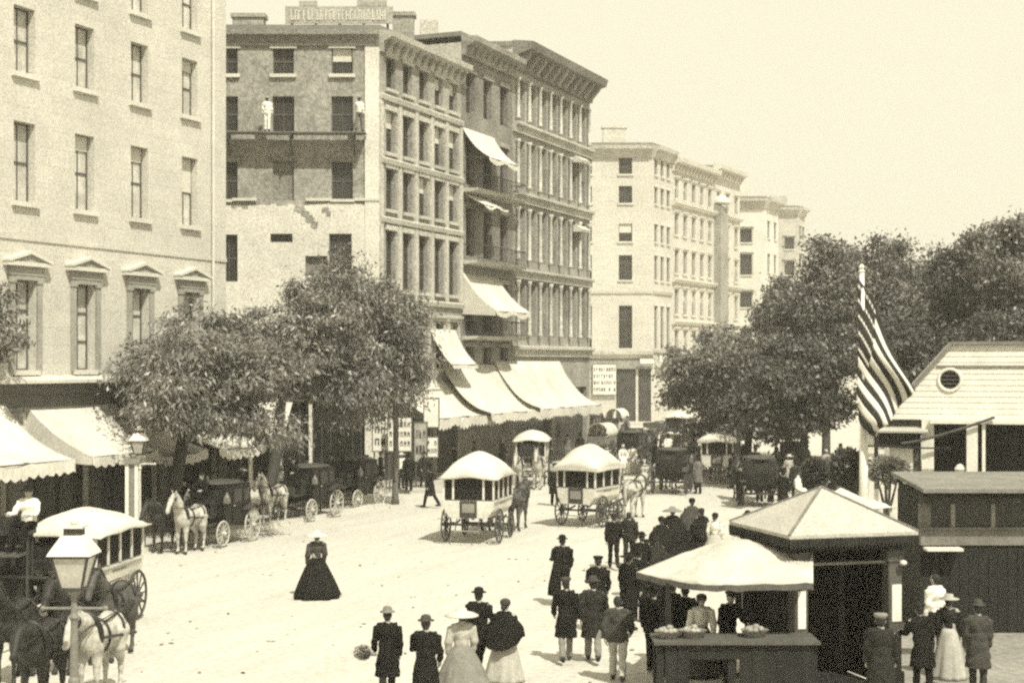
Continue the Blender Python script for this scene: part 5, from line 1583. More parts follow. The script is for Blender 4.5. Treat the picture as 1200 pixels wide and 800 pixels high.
lady('woman in dark shawl and pale skirt right of the straw hat', gz(592, 30.0), AW - .5, 1.58, 'cloth_pale', 'cloth_black', 'cloth_black', 'bonnet', 'cloth_charcoal', .40, 2)
lady('lone woman in black bell dress and wide pale hat crossing the street', gz(371, 40.8), AW + .5, 1.72, 'cloth_black', 'cloth_charcoal', None, 'wide', 'straw', .60, 3)
# --- the knot of men left of the stall
person('man with a coat slung over his left shoulder, leading the group', gz(659, 39.5), 'stroll', AW + .1, 1.74, 'jacket', 'cloth_black', 'cloth_black', 'bowler', 'cloth_black')
e = empty('slung_coat', gz(647, 39.4) + V((0, 0, .2)), 0, 'dark coat hanging from the leading man\'s shoulder', 'coat')
b = MB().use(M['cloth_black']); b.lathe([(.13, .05), (.15, .3), (.12, .8), (.10, 1.15), (.13, 1.27), (.03, 1.32)], n=14, rx=1, ry=.7); b.build('cloth', e, rot=(0, .16, 0), smooth=True)
person('man in knee-length black coat with light stockings, front of the group', gz(663, 32.0), 'walkb', AW + .05, 1.74, 'frock', 'cloth_black', 'cloth_tan', 'cap', 'cloth_charcoal')
person('man in heavy black coat walking at the centre of the group', gz(695, 32.0), 'walk', AW - .05, 1.75, 'frock', 'cloth_dark', 'cloth_tan', 'bowler', 'cloth_charcoal')
person('bareheaded man in short jacket and light trousers at the group\'s right', gz(724, 30.0), 'walk', AW - .1, 1.68, 'jacket', 'cloth_charcoal', 'cloth_pale', None)
person('man in dark coat and flat cap walking behind the group', gz(701, 35.6), 'stroll', AW, 1.72, 'frock', 'cloth_black', 'cloth_black', 'cap', 'cloth_black')
person('man with broad hat turned towards the stall', gz(737, 35.8), 'stand', AW - .7, 1.76, 'frock', 'cloth_black', 'cloth_black', 'straw', 'cloth_black')
person('left of the two slim youths in dark jackets strolling ahead', gz(719, 46.5), 'walk', AW, 1.66, 'jacket', 'cloth_black', 'cloth_black', 'cap', 'cloth_dark')
person('right of the two slim youths in dark jackets strolling ahead', gz(737, 47.2), 'walkb', AW - .1, 1.64, 'jacket', 'cloth_dark', 'cloth_dark', None)
# --- ladies behind the canvas stall roof
lady('lady in huge black mantle and feathered wide hat behind the stall roof', gz(788, 47.6), AW + .2, 1.72, 'cloth_black', 'cloth_black', 'cloth_black', 'wide', 'cloth_tan', .66, 4)
lady('lady in black shawl right of the feathered hat', gz(811, 50.5), AW, 1.74, 'cloth_black', 'cloth_dark', 'cloth_charcoal', 'bonnet', 'cloth_black', .62, 5)
lady('lady in pale summer dress with a dark bonnet', gz(838, 46.8), AW - .5, 1.62, 'cloth_pale', 'cloth_white', None, 'bonnet', 'cloth_black', .55, 6)
person('small boy in dark clothes and round hat by the ladies', gz(758, 43.0), 'stand', AW, 1.25, 'jacket', 'cloth_black', 'cloth_black', 'straw', 'cloth_black')
lady('stout woman in black at the far side of the stall canvas', gz(770, 41.0), AW + .2, 1.55, 'cloth_black', 'cloth_black', 'cloth_dark', 'bonnet', 'cloth_dark', .55, 7)
person('man in black with a tall hat close behind the stall canvas tip', gz(748, 37.0), 'stand', AW - .4, 1.72, 'frock', 'cloth_black', 'cloth_black', 'top')
person('man in black between the broad hat and the boy', gz(752, 40.6), 'stroll', AW + .3, 1.70, 'frock', 'cloth_black', 'cloth_black', 'bowler')
lady('woman in black bonnet left of the feathered hat', gz(775, 45.5), AW, 1.64, 'cloth_black', 'cloth_black', 'cloth_black', 'bonnet', 'cloth_black', .6, 17)
lady('woman in black mantle right of the pale summer dress', gz(822, 48.5), AW + .4, 1.60, 'cloth_black', 'cloth_dark', 'cloth_black', 'bonnet', 'cloth_dark', .6, 18)
person('man in black seen below the middle of the canvas', gz(803, 31.2), 'stand', AW - .3, 1.68, 'frock', 'cloth_black', 'cloth_black', 'bowler')
# --- under the stall
person('man in black standing at the left end of the stall counter', gz(766, 30.9), 'stand', AW - .5, 1.70, 'jacket', 'cloth_black', 'cloth_black', 'bowler', 'cloth_black')
person('man in dark frock coat under the left edge of the canvas', gz(788, 31.8), 'stroll', AW - .9, 1.70, 'frock', 'cloth_black', 'cloth_dark', 'bowler', 'cloth_black')
lady('woman in white blouse serving behind the fruit counter', gz(822, 30.5), .1, 1.60, 'cloth_charcoal', 'cloth_white', None, 'bonnet', 'cloth_charcoal', .40, 8)
person('stall keeper in dark jacket bending over the counter', gz(853, 30.6), 'lean', .3, 1.66, 'jacket', 'cloth_black', 'cloth_black', 'cap', 'cloth_charcoal')
# --- kiosk customers
person('man in dark coat and pale soft cap at the kiosk door', V((gz(1032, 26.9).x, 26.9, .05)), 'stand', AW - .2, 1.74, 'frock', 'cloth_dark', 'cloth_dark', 'cap', 'cloth_tan')
person('man with a bent head beside the kiosk\'s right notice', V((gz(1081, 28.6).x, 28.6, .05)), 'lean', AW + .2, 1.64, 'frock', 'cloth_black', 'cloth_black', 'cap', 'cloth_dark')
lady('woman in pale dress with a white bundle between the dark coats', V((gz(1112, 30.0).x, 30.0, .05)), AW - .4, 1.60, 'cloth_pale', 'cloth_dark', None, 'straw', 'cloth_pale', .36, 9)
person('man in long grey coat with his back turned at the right edge', V((gz(1146, 28.4).x, 28.4, .05)), 'stand', AW - .1, 1.72, 'frock', 'cloth_charcoal', 'cloth_charcoal', 'bowler', 'cloth_charcoal')
person('bareheaded man in white shirt behind the kiosk customers', V((gz(1096, 32.0).x, 32.0, .05)), 'stand', AW + .6, 1.74, 'shirt', 'cloth_white', 'cloth_dark', None)
# --- park side walkers
for px, Z, lab, kw in ((876, 45.5, 'man in black seen over the kiosk roof, left of two', dict(coatm='cloth_black', hat='bowler')),
                       (899, 47.0, 'man in black seen over the kiosk roof, right of two', dict(coatm='cloth_dark', hat='cap')),
                       (890, 68.0, 'taller of the dark couple standing in the tree shade', dict(coatm='cloth_black', hat='top')),
                       (904, 67.5, 'shorter of the dark couple standing in the tree shade', dict(coatm='cloth_charcoal', hat='bowler')),
                       (925, 74.0, 'pale-coated walker under the park trees', dict(coatm='cloth_pale', trm='cloth_pale', hat='straw', hatm='straw')),
                       (1000, 62.0, 'dark figure under the trees left of the pole', dict(coatm='cloth_black', hat='bowler'))):
    person(lab, V((gz(px, Z).x, Z, .05)), rng.choice(['walk', 'stand', 'stroll']), AW + rng.uniform(-.8, .8), 1.72, **kw)
lady('woman in white dress and shawl near the tree shadows', V((gz(941, 66.0).x, 66.0, .05)), AW, 1.62, 'cloth_white', 'cloth_white', 'cloth_white', 'bonnet', 'cloth_pale', .5, 10)
lady('woman in white under the park trees farther off', V((gz(968, 80.0).x, 80.0, .05)), .4, 1.62, 'cloth_white', 'cloth_pale', None, 'bonnet', 'straw', .5, 11)
# --- pavement at the corner shops
person('man in black standing on the pavement by the notice board', gz(479, 73.0) + V((0, 0, .13)), 'stand', AW + .3, 1.75, 'frock', 'cloth_black', 'cloth_black', 'top')
person('man in black stepping off the kerb behind the first white omnibus', gz(504, 66.0), 'walk', -2.2, 1.78, 'frock', 'cloth_black', 'cloth_black', 'top')
person('man in white shirt leaning at the lettered board', gz(470, 74.5) + V((0, 0, .13)), 'stand', .6, 1.7, 'shirt', 'cloth_white', 'cloth_dark', 'straw', 'straw')
person('man in dark coat waiting on the pavement below the pale tree', gz(497, 75.0) + V((0, 0, .13)), 'stroll', .4, 1.72, 'frock', 'cloth_dark', 'cloth_dark', 'bowler')
person('man in black walking at the tail of the fringed omnibus', gz(650, 67.0), 'walk', AW, 1.75, 'frock', 'cloth_black', 'cloth_black', 'top')
person('dark-coated man on the pavement behind the last parked carriage', gz(430, 71.0) + V((0, 0, .13)), 'walk', -.4, 1.74, 'frock', 'cloth_black', 'cloth_dark', 'top')
person('man in black coat among the tree trunks on the hotel pavement', gz(360, 69.5) + V((0, 0, .13)), 'stand', .2, 1.76, 'frock', 'cloth_black', 'cloth_black', 'top')
lady('woman with white collar under the trees on the hotel pavement', gz(329, 66.5) + V((0, 0, .13)), .5, 1.62, 'cloth_dark', 'cloth_white', None, 'bonnet', 'straw', .5, 12)
# --- workers on the scaffold
zsc = cZ(158) + .04
person('worker in white clothes standing on the scaffold', V(((313 - 600) * 75.3 / FPX, 75.3, zsc)), 'stand', AW, 1.66, 'shirt', 'cloth_white', 'cloth_white', 'cap', 'cloth_pale')
person('worker in white shirt and grey trousers at the scaffold\'s right end', V(((421 - 600) * 75.3 / FPX, 75.3, zsc)), 'carry', AW - .3, 1.66, 'shirt', 'cloth_white', 'cloth_grey', 'cap', 'cloth_grey')

# ================================================================== HORSES
def horse_raw(head_low=False):
    b = MB().use(M['horse_dark'])
    b.ell((0, 0, 1.16), (.66, .27, .31), n=18, m=12); b.ell((.48, 0, 1.18), (.30, .25, .34), n=16, m=10); b.ell((-.48, 0, 1.22), (.35, .285, .33), n=16, m=10)
    hx, hz = (1.12, 1.62) if head_low else (1.00, 1.86)
    b.tube([(.48, 0, 1.28), (.72, 0, 1.5 if head_low else 1.58), (hx, 0, hz)], [.255, .19, .125], 14)
    b.tube([(hx - .03, 0, hz + .02), (hx + .18, 0, hz - .14), (hx + .34, 0, hz - .38)], [.125, .10, .068], 12)
    b.ell((hx + .36, 0, hz - .42), (.075, .065, .075), n=10, m=8); b.ell((hx + .06, 0, hz - .12), (.10, .08, .13), n=10, m=8)
    for s in (-1, 1):
        b.tube([(hx - .06, .055 * s, hz + .08), (hx - .05, .075 * s, hz + .20), (hx - .03, .085 * s, hz + .27)], [.028, .036, .008], 8)
        b.tube([(.46, .13 * s, 1.15), (.47, .15 * s, .86), (.50, .15 * s, .55), (.49, .15 * s, .30), (.48, .15 * s, .16), (.53, .15 * s, .055)], [.16, .105, .062, .042, .05, .05], 10)
        b.tube([(-.46, .15 * s, 1.18), (-.42, .17 * s, .85), (-.64, .15 * s, .55), (-.62, .15 * s, .30), (-.60, .15 * s, .16), (-.55, .15 * s, .055)], [.24, .155, .068, .046, .05, .05], 10)
        b.lathe([(.075, 0), (.058, .085)], (.54, .15 * s, 0), n=10); b.lathe([(.075, 0), (.058, .085)], (-.54, .15 * s, 0), n=10)
    me = fuse(b, .026, ['horse_dark', 'hoof'], pick=lambda c: 1 if c.z < .085 else 0, smooth_it=3, name='horse', wrinkle=.014)
    ex = {}
    m_ = MB().use(M['hair_dark'])
    for k in range(16):
        t = k / 15; p = V((.5, 0, 1.55 if not head_low else 1.5)).lerp(V((hx - .06, 0, hz + .12)), t)
        m_.tube([p, p + V((-.07, .05, .0)), p + V((-.08, .13, -.20))], [.035, .04, .012], 6)
    m_.tube([(hx - .02, 0, hz + .13), (hx + .10, 0, hz + .04), (hx + .16, 0, hz - .10)], [.04, .045, .01], 6)
    ex['mane'] = m_.mesh('mane', True)
    t_ = MB().use(M['hair_dark']); t_.tube([(-.80, 0, 1.34), (-.92, 0, 1.22), (-.95, 0, .9), (-.92, 0, .55)], [.05, .06, .085, .02], 8); ex['tail'] = t_.mesh('tail', True)
    h = MB().use(M['leather'])
    pts = []
    for i in range(20):
        a = 2 * PI * i / 20; pts.append((.56 + .12 * math.sin(a), .27 * math.cos(a), 1.30 + .37 * math.sin(a)))
    h.tube(pts + [pts[0]], .05, 7, False); ex['collar'] = h.mesh('collar', True)
    s_ = MB().use(M['leather'])
    for x, ry, rz2, zc in ((.18, .285, .335, 1.16), (-.42, .31, .35, 1.20)):
        ring = [(x, ry * math.cos(2 * PI * i / 20), zc + rz2 * math.sin(2 * PI * i / 20)) for i in range(21)]
        s_.tube(ring, .022, 6, False)
    for s in (-1, 1):
        s_.bar((.55, .29 * s, 1.2), (-.95, .33 * s, 1.05), .03, .05); s_.bar((.2, .2 * s, 1.45), (-.78, .12 * s, 1.5), .03, .03)
    ex['harness'] = s_.mesh('harness')
    br = MB().use(M['leather'])
    for t, r_b in ((.12, .128), (.75, .085)):
        c = V((hx - .03, 0, hz + .02)).lerp(V((hx + .34, 0, hz - .38)), t)
        br.torus(c, r_b, .016, 'x', 16, 5)
    for s in (-1, 1):
        br.bar((hx + .02, .118 * s, hz + .02), (hx + .27, .082 * s, hz - .28), .025); br.box((hx + .1, .125 * s, hz - .03), (.09, .02, .09))
        br.tube([(hx + .27, .09 * s, hz - .3), (.6, .22 * s, 1.5), (-.8, .18 * s, 1.56)], .012, 5)
    ex['bridle'] = br.mesh('bridle')
    return me, ex
def horse(label, loc, rz, mt='horse_dark', low=False, group=None, sc=1.0):
    me, ex = pc(('horse', low), lambda: horse_raw(low))
    o = place('horse', me, None, loc, rz, scale=(sc,) * 3); tag(o, label, 'horse', group)
    o.material_slots[0].link = 'OBJECT'; o.material_slots[0].material = M[mt]
    for k, m_ in ex.items():
        c = place(k, m_, o)
        if mt == 'horse_grey' and k in ('mane', 'tail'):
            c.material_slots[0].link = 'OBJECT'; c.material_slots[0].material = M['cloth_pale']
    return o

# ================================================================== VEHICLES
def rods(name, e, mt, segs):
    for a, c, w in segs: mb(mt).bar(a, c, w).build(name, e)
def curves_(name, e, mt, paths, r):
    for p in paths: mb(mt).tube(p, r, 6).build(name, e)
def wheel(e, x, y, r, mt='wheel_dark', hubm=None, ns=12):
    def rim():
        b = mb(mt); b.torus((0, 0, 0), r - .035, .038, 'y', 32, 6, .8); return b.mesh('rim', True)
    def hub():
        b = mb(mt); b.tube([(0, -.13, 0), (0, -.06, 0), (0, .06, 0), (0, .13, 0)], [.05, .085, .085, .05], 12); return b.mesh('hub', True)
    def spk():
        b = mb(mt)
        for i in range(ns):
            a = 2 * PI * i / ns; b.bar((.07 * math.cos(a), 0, .07 * math.sin(a)), ((r - .05) * math.cos(a), 0, (r - .05) * math.sin(a)), .032, .032)
        return b.mesh('spokes')
    o = place('wheel', pc(('rim', round(r, 3), mt), rim), e, (x, y, r))
    place('hub', pc(('hub', mt), hub), o); s = place('spokes', pc(('spk', round(r, 3), mt), spk), o); s['kind'] = 'stuff'
    return o
def dome_roof(L, W, z, rise, over, mt, fringe=True):
    n = 14; pts, fs = [], []
    hx, hy = L / 2 + over, W / 2 + over
    for j in range(n + 1):
        for i in range(n + 1):
            u, v = -1 + 2 * i / n, -1 + 2 * j / n
            t = (1 - abs(u) ** 1.7) * (1 - abs(v) ** 1.9)
            pts.append((u * hx * (1 - .06 * v * v), v * hy * (1 - .04 * u * u), z + rise * (t ** .8) - .05 * (u * u + v * v) + .03 * math.sin(7 * u + 3 * L) * math.sin(5 * v + 2)))
    for j in range(n):
        for i in range(n): fs.append((j * (n + 1) + i, j * (n + 1) + i + 1, (j + 1) * (n + 1) + i + 1, (j + 1) * (n + 1) + i))
    b = mb(mt); b.add(pts, fs)
    f = None
    if fringe:
        loop = [pts[i] for i in range(n)] + [pts[j * (n + 1) + n] for j in range(n)] + [pts[n * (n + 1) + i] for i in range(n, 0, -1)] + [pts[j * (n + 1)] for j in range(n, 0, -1)]
        f = mb(mt); q, ff = [], []
        m_ = len(loop) * 3
        for k in range(m_):
            a, c2 = V(loop[k // 3]), V(loop[(k // 3 + 1) % len(loop)]); p = a.lerp(c2, (k % 3) / 3)
            q += [p, p + V((0, 0, -.10 - .05 * (k % 2)))]
        for k in range(m_):
            k2 = (k + 1) % m_; ff.append((2 * k, 2 * k2, 2 * k2 + 1, 2 * k + 1))
        f.add(q, ff)
    return b, f
def omnibus(label, loc, rz, L=3.2, W=1.75, bodym='bus_white', group='white omnibuses', fringe=True, rise=.5, wheelm='wheel_dark'):
    e = empty('omnibus', loc, rz, label, 'omnibus', group)
    h = L / 2; zf, zw, zt = .88, 1.48, 2.32
    prof = [(-W * .36, zf), (-W * .47, zf + .25), (-W * .5, zw), (W * .5, zw), (W * .47, zf + .25), (W * .36, zf)]
    o = mb(bodym).prism(prof, -h, h, 'x').build('body', e)
    # painted side panel lines
    for s in (-1, 1):
        mb('bus_trim').bx(-h + .15, h - .15, s * W * .5 - .012, s * W * .5 + .012, zw - .10, zw - .05).build('moulding', e)
        mb('bus_trim').box((0, s * (W * .485), zf + .48), (L * .3, .02, .10)).build('name_panel', e)
    mb('bus_trim').bx(-h + .05, h - .05, -W * .5 + .05, W * .5 - .05, zw + .002, zw + .04).build('window_rail', e)
    n = max(3, round(L / .75))
    for s in (-1, 1):
        for i in range(n + 1):
            x = -h + .04 + (L - .08) * i / n
            mb(bodym).bx(x - .035, x + .035, s * W * .49 - .03, s * W * .49 + .03, zw + .041, zt).build('window_post', e)
        for i in range(n):
            x0, x1 = -h + .04 + (L - .08) * i / n + .037, -h + .04 + (L - .08) * (i + 1) / n - .037
            mb('opening_dark').bx(x0, x1, s * W * .48 - .008, s * W * .48 + .008, zw + .042, zt - .01).build('window_pane', e)  # near-black slab in place of the dim interior
    for x in (-h + .01, h - .01):
        for y in (-W * .3, W * .3): mb(bodym).bx(x - .03, x + .03, y - .035, y + .035, zw + .041, zt).build('end_post', e)
        for y0, y1 in ((-W * .46, -W * .3 - .037), (-W * .3 + .037, W * .3 - .037), (W * .3 + .037, W * .46)):
            mb('opening_dark').bx(x - .008, x + .008, y0, y1, zw + .042, zt - .01).build('end_pane', e)
    d = mb('dark_paint').bx(-h - .03, -h - .005, -.30, .30, zf + .02, zw + .0).build('door', e)
    mb('bus_trim').bx(-h - .035, -h - .031, -.22, .22, zf + .2, zw - .1).build('door_panel', d)
    mb('bus_trim').bx(-.02, .02, -.45, .45, -.0, .04).build('step', e, (-h - .25, 0, .45))
    rods('step_iron', e, 'dark_paint', (((-h - .02, -.4, zf), (-h - .25, -.4, .47), .03), ((-h - .02, .4, zf), (-h - .25, .4, .47), .03)))
    b, f = dome_roof(L, W, zt + .02, rise, .22, 'canvas_white', fringe)
    ro = b.build('roof', e, smooth=True); md = ro.modifiers.new('t', 'SOLIDIFY'); md.thickness = .04
    if f:
        fo = f.build('fringe', ro); md = fo.modifiers.new('t', 'SOLIDIFY'); md.thickness = .012
    mb('leather').bx(h + .0, h + .55, -.55, .55, zt - .75, zt - .58).bx(h + .0, h + .06, -.55, .55, zt - .58, zt - .2).build('driver_seat', e)
    mb('dark_paint').add([(h + .45, -.5, zf + .35), (h + .45, .5, zf + .35), (h + 1.0, .5, zf + .6), (h + 1.0, -.5, zf + .6), (h + .45, -.5, zf + .30), (h + .45, .5, zf + .30), (h + 1.0, .5, zf + .55), (h + 1.0, -.5, zf + .55)],
        [(0, 1, 2, 3), (7, 6, 5, 4), (0, 4, 5, 1), (1, 5, 6, 2), (2, 6, 7, 3), (3, 7, 4, 0)]).build('footboard', e)
    for s in (-1, 1):
        mb('dark_paint').bar((h, .42 * s, zf), (h + .5, .42 * s, zt - .75), .05).build('seat_iron', e)
        wheel(e, -h + .55, s * (W * .5 + .06), .60, wheelm); wheel(e, h - .1, s * (W * .5 - .05), .45, wheelm)
        curves_('spring', e, 'dark_paint', ([(-h + .05, s * W * .33, .72), (-h + .55, s * W * .33, .64), (-h + 1.05, s * W * .33, .72)], [(h - .6, s * W * .3, .72), (h - .1, s * W * .3, .58), (h + .4, s * W * .3, .72)]), .035)
    rods('axle', e, 'dark_paint', (((-h + .55, -W * .5, .60), (-h + .55, W * .5, .60), .07), ((h - .1, -W * .45, .45), (h - .1, W * .45, .45), .07)))
    mb('wood_mid').bar((h - .1, 0, .5), (h + 2.9, 0, .85), .07).bar((h + .75, -.75, .62), (h + .75, .75, .62), .06).build('draught_pole', e)
    return e
def coach(label, loc, rz, group='black hackney coaches', roofm='coach_roof', bodym='coach_black', wheelm='wheel_dark'):
    e = empty('hackney_coach', loc, rz, label, 'carriage', group)
    W = 1.35
    prof = [(-.95, 1.0), (-.80, .78), (-.35, .66), (.35, .66), (.75, .80), (.88, 1.0), (.84, 1.32), (.76, 2.02), (-.86, 2.05), (-.98, 1.45)]
    bevel(mb(bodym).prism(prof, -W / 2, W / 2, 'y').build('body', e), .03, 2)
    mb(roofm).lathe([(1.0, 0), (1.02, .03), (.9, .09), (.5, .13), (.02, .145)], (-.05, 0, 2.05), 20, 1.0, W / 2 / .93).build('roof', e, smooth=True)
    for s in (-1, 1):
        y = s * (W / 2 + .012)
        d = mb(bodym).bx(-.33, .33, y - .012, y + .012, .72, 1.98).build('door', e)
        mb('glass_dark').bx(-.24, .24, s * (W / 2 + .026) - .004, s * (W / 2 + .026) + .004, 1.42, 1.88).build('window_pane', d)
        mb('iron_pale').bar((.24, s * (W / 2 + .05), 1.32), (.30, s * (W / 2 + .05), 1.32), .025).build('handle', d)
        mb('glass_dark').bx(-.80, -.45, y - .006, y + .006, 1.45, 1.88).build('quarter_pane', e)
        mb('iron_grey').bx(-.08, .08, -.08, .08, 0, .2).lathe([(.1, .2), (.05, .28), (.03, .36)], n=8).build('carriage_lamp', e, (.88, s * (W / 2 + .1), 1.45))
        mb('dark_paint').add([(-1.35, s * (W / 2 + .12) - .14, 1.12), (-1.35, s * (W / 2 + .12) + .14, 1.12), (-.85, s * (W / 2 + .12) + .14, 1.32), (-.85, s * (W / 2 + .12) - .14, 1.32), (-.35, s * (W / 2 + .12) - .14, 1.14), (-.35, s * (W / 2 + .12) + .14, 1.14)], [(0, 1, 2, 3), (3, 2, 5, 4)]).build('mudguard', e).modifiers.new('t', 'SOLIDIFY').thickness = .025
        wheel(e, -.85, s * (W / 2 + .12), .56, wheelm); wheel(e, 1.05, s * (W / 2 + .05), .44, wheelm)
        curves_('spring', e, 'dark_paint', ([(-1.35, s * .42, .80), (-.85, s * .42, .60), (-.35, s * .42, .72)], [(.6, s * .42, .74), (1.05, s * .42, .50), (1.5, s * .42, .74)]), .03)
    mb('glass_dark').bx(-.945, -.925, -.28, .28, 1.5, 1.88).build('rear_pane', e)
    mb('dark_paint').bar((-.85, -W / 2 - .1, .56), (-.85, W / 2 + .1, .56), .06).bar((1.05, -W / 2, .44), (1.05, W / 2, .44), .06).bar((-.85, 0, .58), (1.05, 0, .56), .08).build('axle', e)
    mb('leather').bx(.88, 1.45, -.5, .5, 1.42, 1.58).bx(.88, .98, -.5, .5, 1.58, 1.85).bx(.95, 1.4, -.45, .45, 1.0, 1.419).build('driver_seat', e)
    mb('dark_paint').bx(1.42, 1.9, -.45, .45, 1.0, 1.05).bx(1.88, 1.93, -.45, .45, 1.051, 1.4).bx(.8, 1.45, -.35, .35, .72, .78).build('footboard', e)
    mb('dark_paint').bar((1.05, 0, .5), (3.6, 0, .85), .07).bar((1.6, -.7, .6), (1.6, .7, .6), .05).build('draught_pole', e)
    return e
def wagon(label, loc, rz, cover='canvas_white', L=2.6, W=1.4, group='goods wagons', bodym='wood_mid', load=None):
    e = empty('goods_wagon', loc, rz, label, 'wagon', group)
    h = L / 2
    mb(bodym).bx(-h, h, -W / 2, W / 2, .82, .90).build('bed', e)
    for s in (-1, 1):
        for k in range(3): mb(bodym).bx(-h, h, s * W / 2 - .025, s * W / 2 + .025, .92 + k * .17, 1.08 + k * .17).build('side_board', e)
        wheel(e, -h + .55, s * (W / 2 + .12), .60); wheel(e, h - .35, s * (W / 2 + .08), .47)
    for k in range(3): mb(bodym).bx(-h - .025, -h + .025, -W / 2 + .03, W / 2 - .03, .92 + k * .17, 1.08 + k * .17).build('tail_board', e)
    rods('axle', e, 'dark_paint', (((-h + .55, -W / 2 - .1, .60), (-h + .55, W / 2 + .1, .60), .07), ((h - .35, -W / 2 - .06, .47), (h - .35, W / 2 + .06, .47), .07)))
    mb('dark_paint').bx(-h + .4, h - .2, -.3, .3, .66, .819).build('bolster', e)
    if cover:
        n, m_ = 12, 8; pts, fs = [], []
        for j in range(m_ + 1):
            for i in range(n + 1):
                a = PI * i / n; x = -h - .1 + (L * .82) * j / m_
                pts.append((x, math.cos(a) * (W / 2 + .05), 1.45 + math.sin(a) ** .8 * .85 - .05 * abs(math.sin(PI * j / 2.7))))
        for j in range(m_):
            for i in range(n): fs.append((j * (n + 1) + i, j * (n + 1) + i + 1, (j + 1) * (n + 1) + i + 1, (j + 1) * (n + 1) + i))
        b = mb(cover); b.add(pts, fs); o = b.build('cover', e, smooth=True); md = o.modifiers.new('t', 'SOLIDIFY'); md.thickness = .02
    if load:
        rr = random.Random(len(label))
        for k in range(8):
            b = mb(load); b.ell((0, 0, 0), (.32, .24, .17), n=12, m=8); b.build('sack', e, (-h + .4 + (k % 4) * .55, -.3 if k < 4 else .3, 1.1 + .25 * (k % 3 == 0)), rr.uniform(0, 3), smooth=True)
    mb('leather').bx(h - .35, h + .05, -.45, .45, 1.42, 1.5).build('driver_seat', e)
    rods('seat_iron', e, 'wood_grey', (((h - .3, -.4, .9), (h - .15, -.4, 1.42), .05), ((h - .3, .4, .9), (h - .15, .4, 1.42), .05)))
    mb('wood_mid').bar((h - .3, 0, .55), (h + 2.5, 0, .85), .07).build('draught_pole', e)
    return e
def team(loc, rz, ahead, labels, mats, gap=.62, low=(False, True), group=None):
    d = V((math.cos(rz), math.sin(rz), 0)); s = V((-d.y, d.x, 0))
    for k, (lb, m_) in enumerate(zip(labels, mats)):
        horse(lb, V(loc) + d * ahead + s * gap * (1 if k == 0 else -1) * (.9 if len(labels) > 1 else 0), rz, m_, low[k % 2], group)
def on_seat(loc, rz, fwd, z): 
    d = V((math.cos(rz), math.sin(rz), 0)); return V(loc) + d * fwd + V((0, 0, z))

# omnibus seen from behind in mid street
l1 = gz(561, 54.0); r1 = R(76)
omnibus('white omnibus with a peaked canvas roof, its rear door towards the viewer', l1, r1, 2.7, 1.8, fringe=False, rise=.75)
team(l1, r1, 3.6, ('dark horse mostly hidden ahead of the peaked-roof omnibus', 'bay horse showing at the right front of the peaked-roof omnibus'), ('horse_dark', 'horse_bay'))
person('driver seated at the front of the peaked-roof omnibus', on_seat(l1, r1, 1.85, 1.78), 'sit', r1 + PI / 2, 1.72, 'jacket', 'cloth_dark', 'cloth_dark', 'straw', 'straw')
# fringed omnibus turning right
l2 = gz(690, 59.0); r2 = R(62)
omnibus('white omnibus with a fringed roof, right of the peaked-roof one', l2, r2, 2.3, 1.6, fringe=True, rise=.75)
team(l2, r2, 3.1, ('pale near horse of the fringed omnibus', 'pale off horse of the fringed omnibus'), ('horse_grey', 'horse_grey'))
person('driver in dark coat on the fringed omnibus', on_seat(l2, r2, 1.55, 1.80), 'sit', r2 + PI / 2, 1.72, 'frock', 'cloth_black', 'cloth_black', 'straw', 'straw')
# third omnibus by the awnings
l3 = gz(624, 79.0); r3 = STREET_RZ + PI + .3
omnibus('small white omnibus approaching under the street awnings', l3, r3, 2.3, 1.5, fringe=False, rise=.42)
team(l3, r3, 3.0, ('grey horse drawing the omnibus under the awnings', 'white horse drawing the omnibus under the awnings'), ('horse_grey', 'horse_grey'), gap=.55)
# big coach in black, rear view
l4 = gz(788, 73.5); r4 = STREET_RZ + .12
coach('large black coach seen from behind in the middle of the street', l4, r4)
team(l4, r4, 2.9, ('dark near horse in front of the large black coach', 'dark off horse in front of the large black coach'), ('horse_dark', 'horse_dark'))
person('coachman high on the large black coach', on_seat(l4, r4, 1.2, 1.68), 'sit', r4 + PI / 2, 1.72, 'frock', 'cloth_black', 'cloth_black', 'top')
# canopied wagon under the park tree
l5 = gz(845, 80.0); r5 = STREET_RZ + .1
omnibus('pale omnibus in the shade of the low park tree', l5, r5, 2.7, 1.65, fringe=True, rise=.3)
team(l5, r5, 3.1, ('dark horse ahead of the shaded omnibus', 'bay horse ahead of the shaded omnibus'), ('horse_dark', 'horse_bay'))
# jam of wagons farther up
wagon('white covered wagon beyond the fringed omnibus', gz(708, 101.0), STREET_RZ, 'canvas_white')
team(gz(708, 101.0), STREET_RZ, 3.0, ('bay horse of the covered wagon beyond the fringed omnibus',), ('horse_bay',))
wagon('open wagon loaded with pale sacks before the pale block', gz(752, 112.0), STREET_RZ + PI, None, load='cloth_pale')
team(gz(752, 112.0), STREET_RZ + PI, 2.9, ('dark horse of the sack wagon',), ('horse_dark',))
coach('far black coach half hidden by the fringed omnibus driver', gz(741, 92.0), STREET_RZ)
team(gz(741, 92.0), STREET_RZ, 2.9, ('dark horse of the half-hidden far coach',), ('horse_dark',))
wagon('dark open wagon in the distant jam', gz(772, 124.0), STREET_RZ - .2, None, load='cloth_charcoal', bodym='wood_grey')
team(gz(772, 124.0), STREET_RZ - .2, 2.9, ('pale horse of the dark open wagon',), ('horse_grey',))
wagon('covered wagon at the far end of the street', gz(722, 132.0), STREET_RZ + PI, 'canvas_white')
team(gz(722, 132.0), STREET_RZ + PI, 2.9, ('dark horse of the farthest covered wagon',), ('horse_dark',))
omnibus('distant white omnibus beside the park trees', gz(798, 112.0), STREET_RZ + PI, 2.7, 1.6, fringe=False, rise=.35)
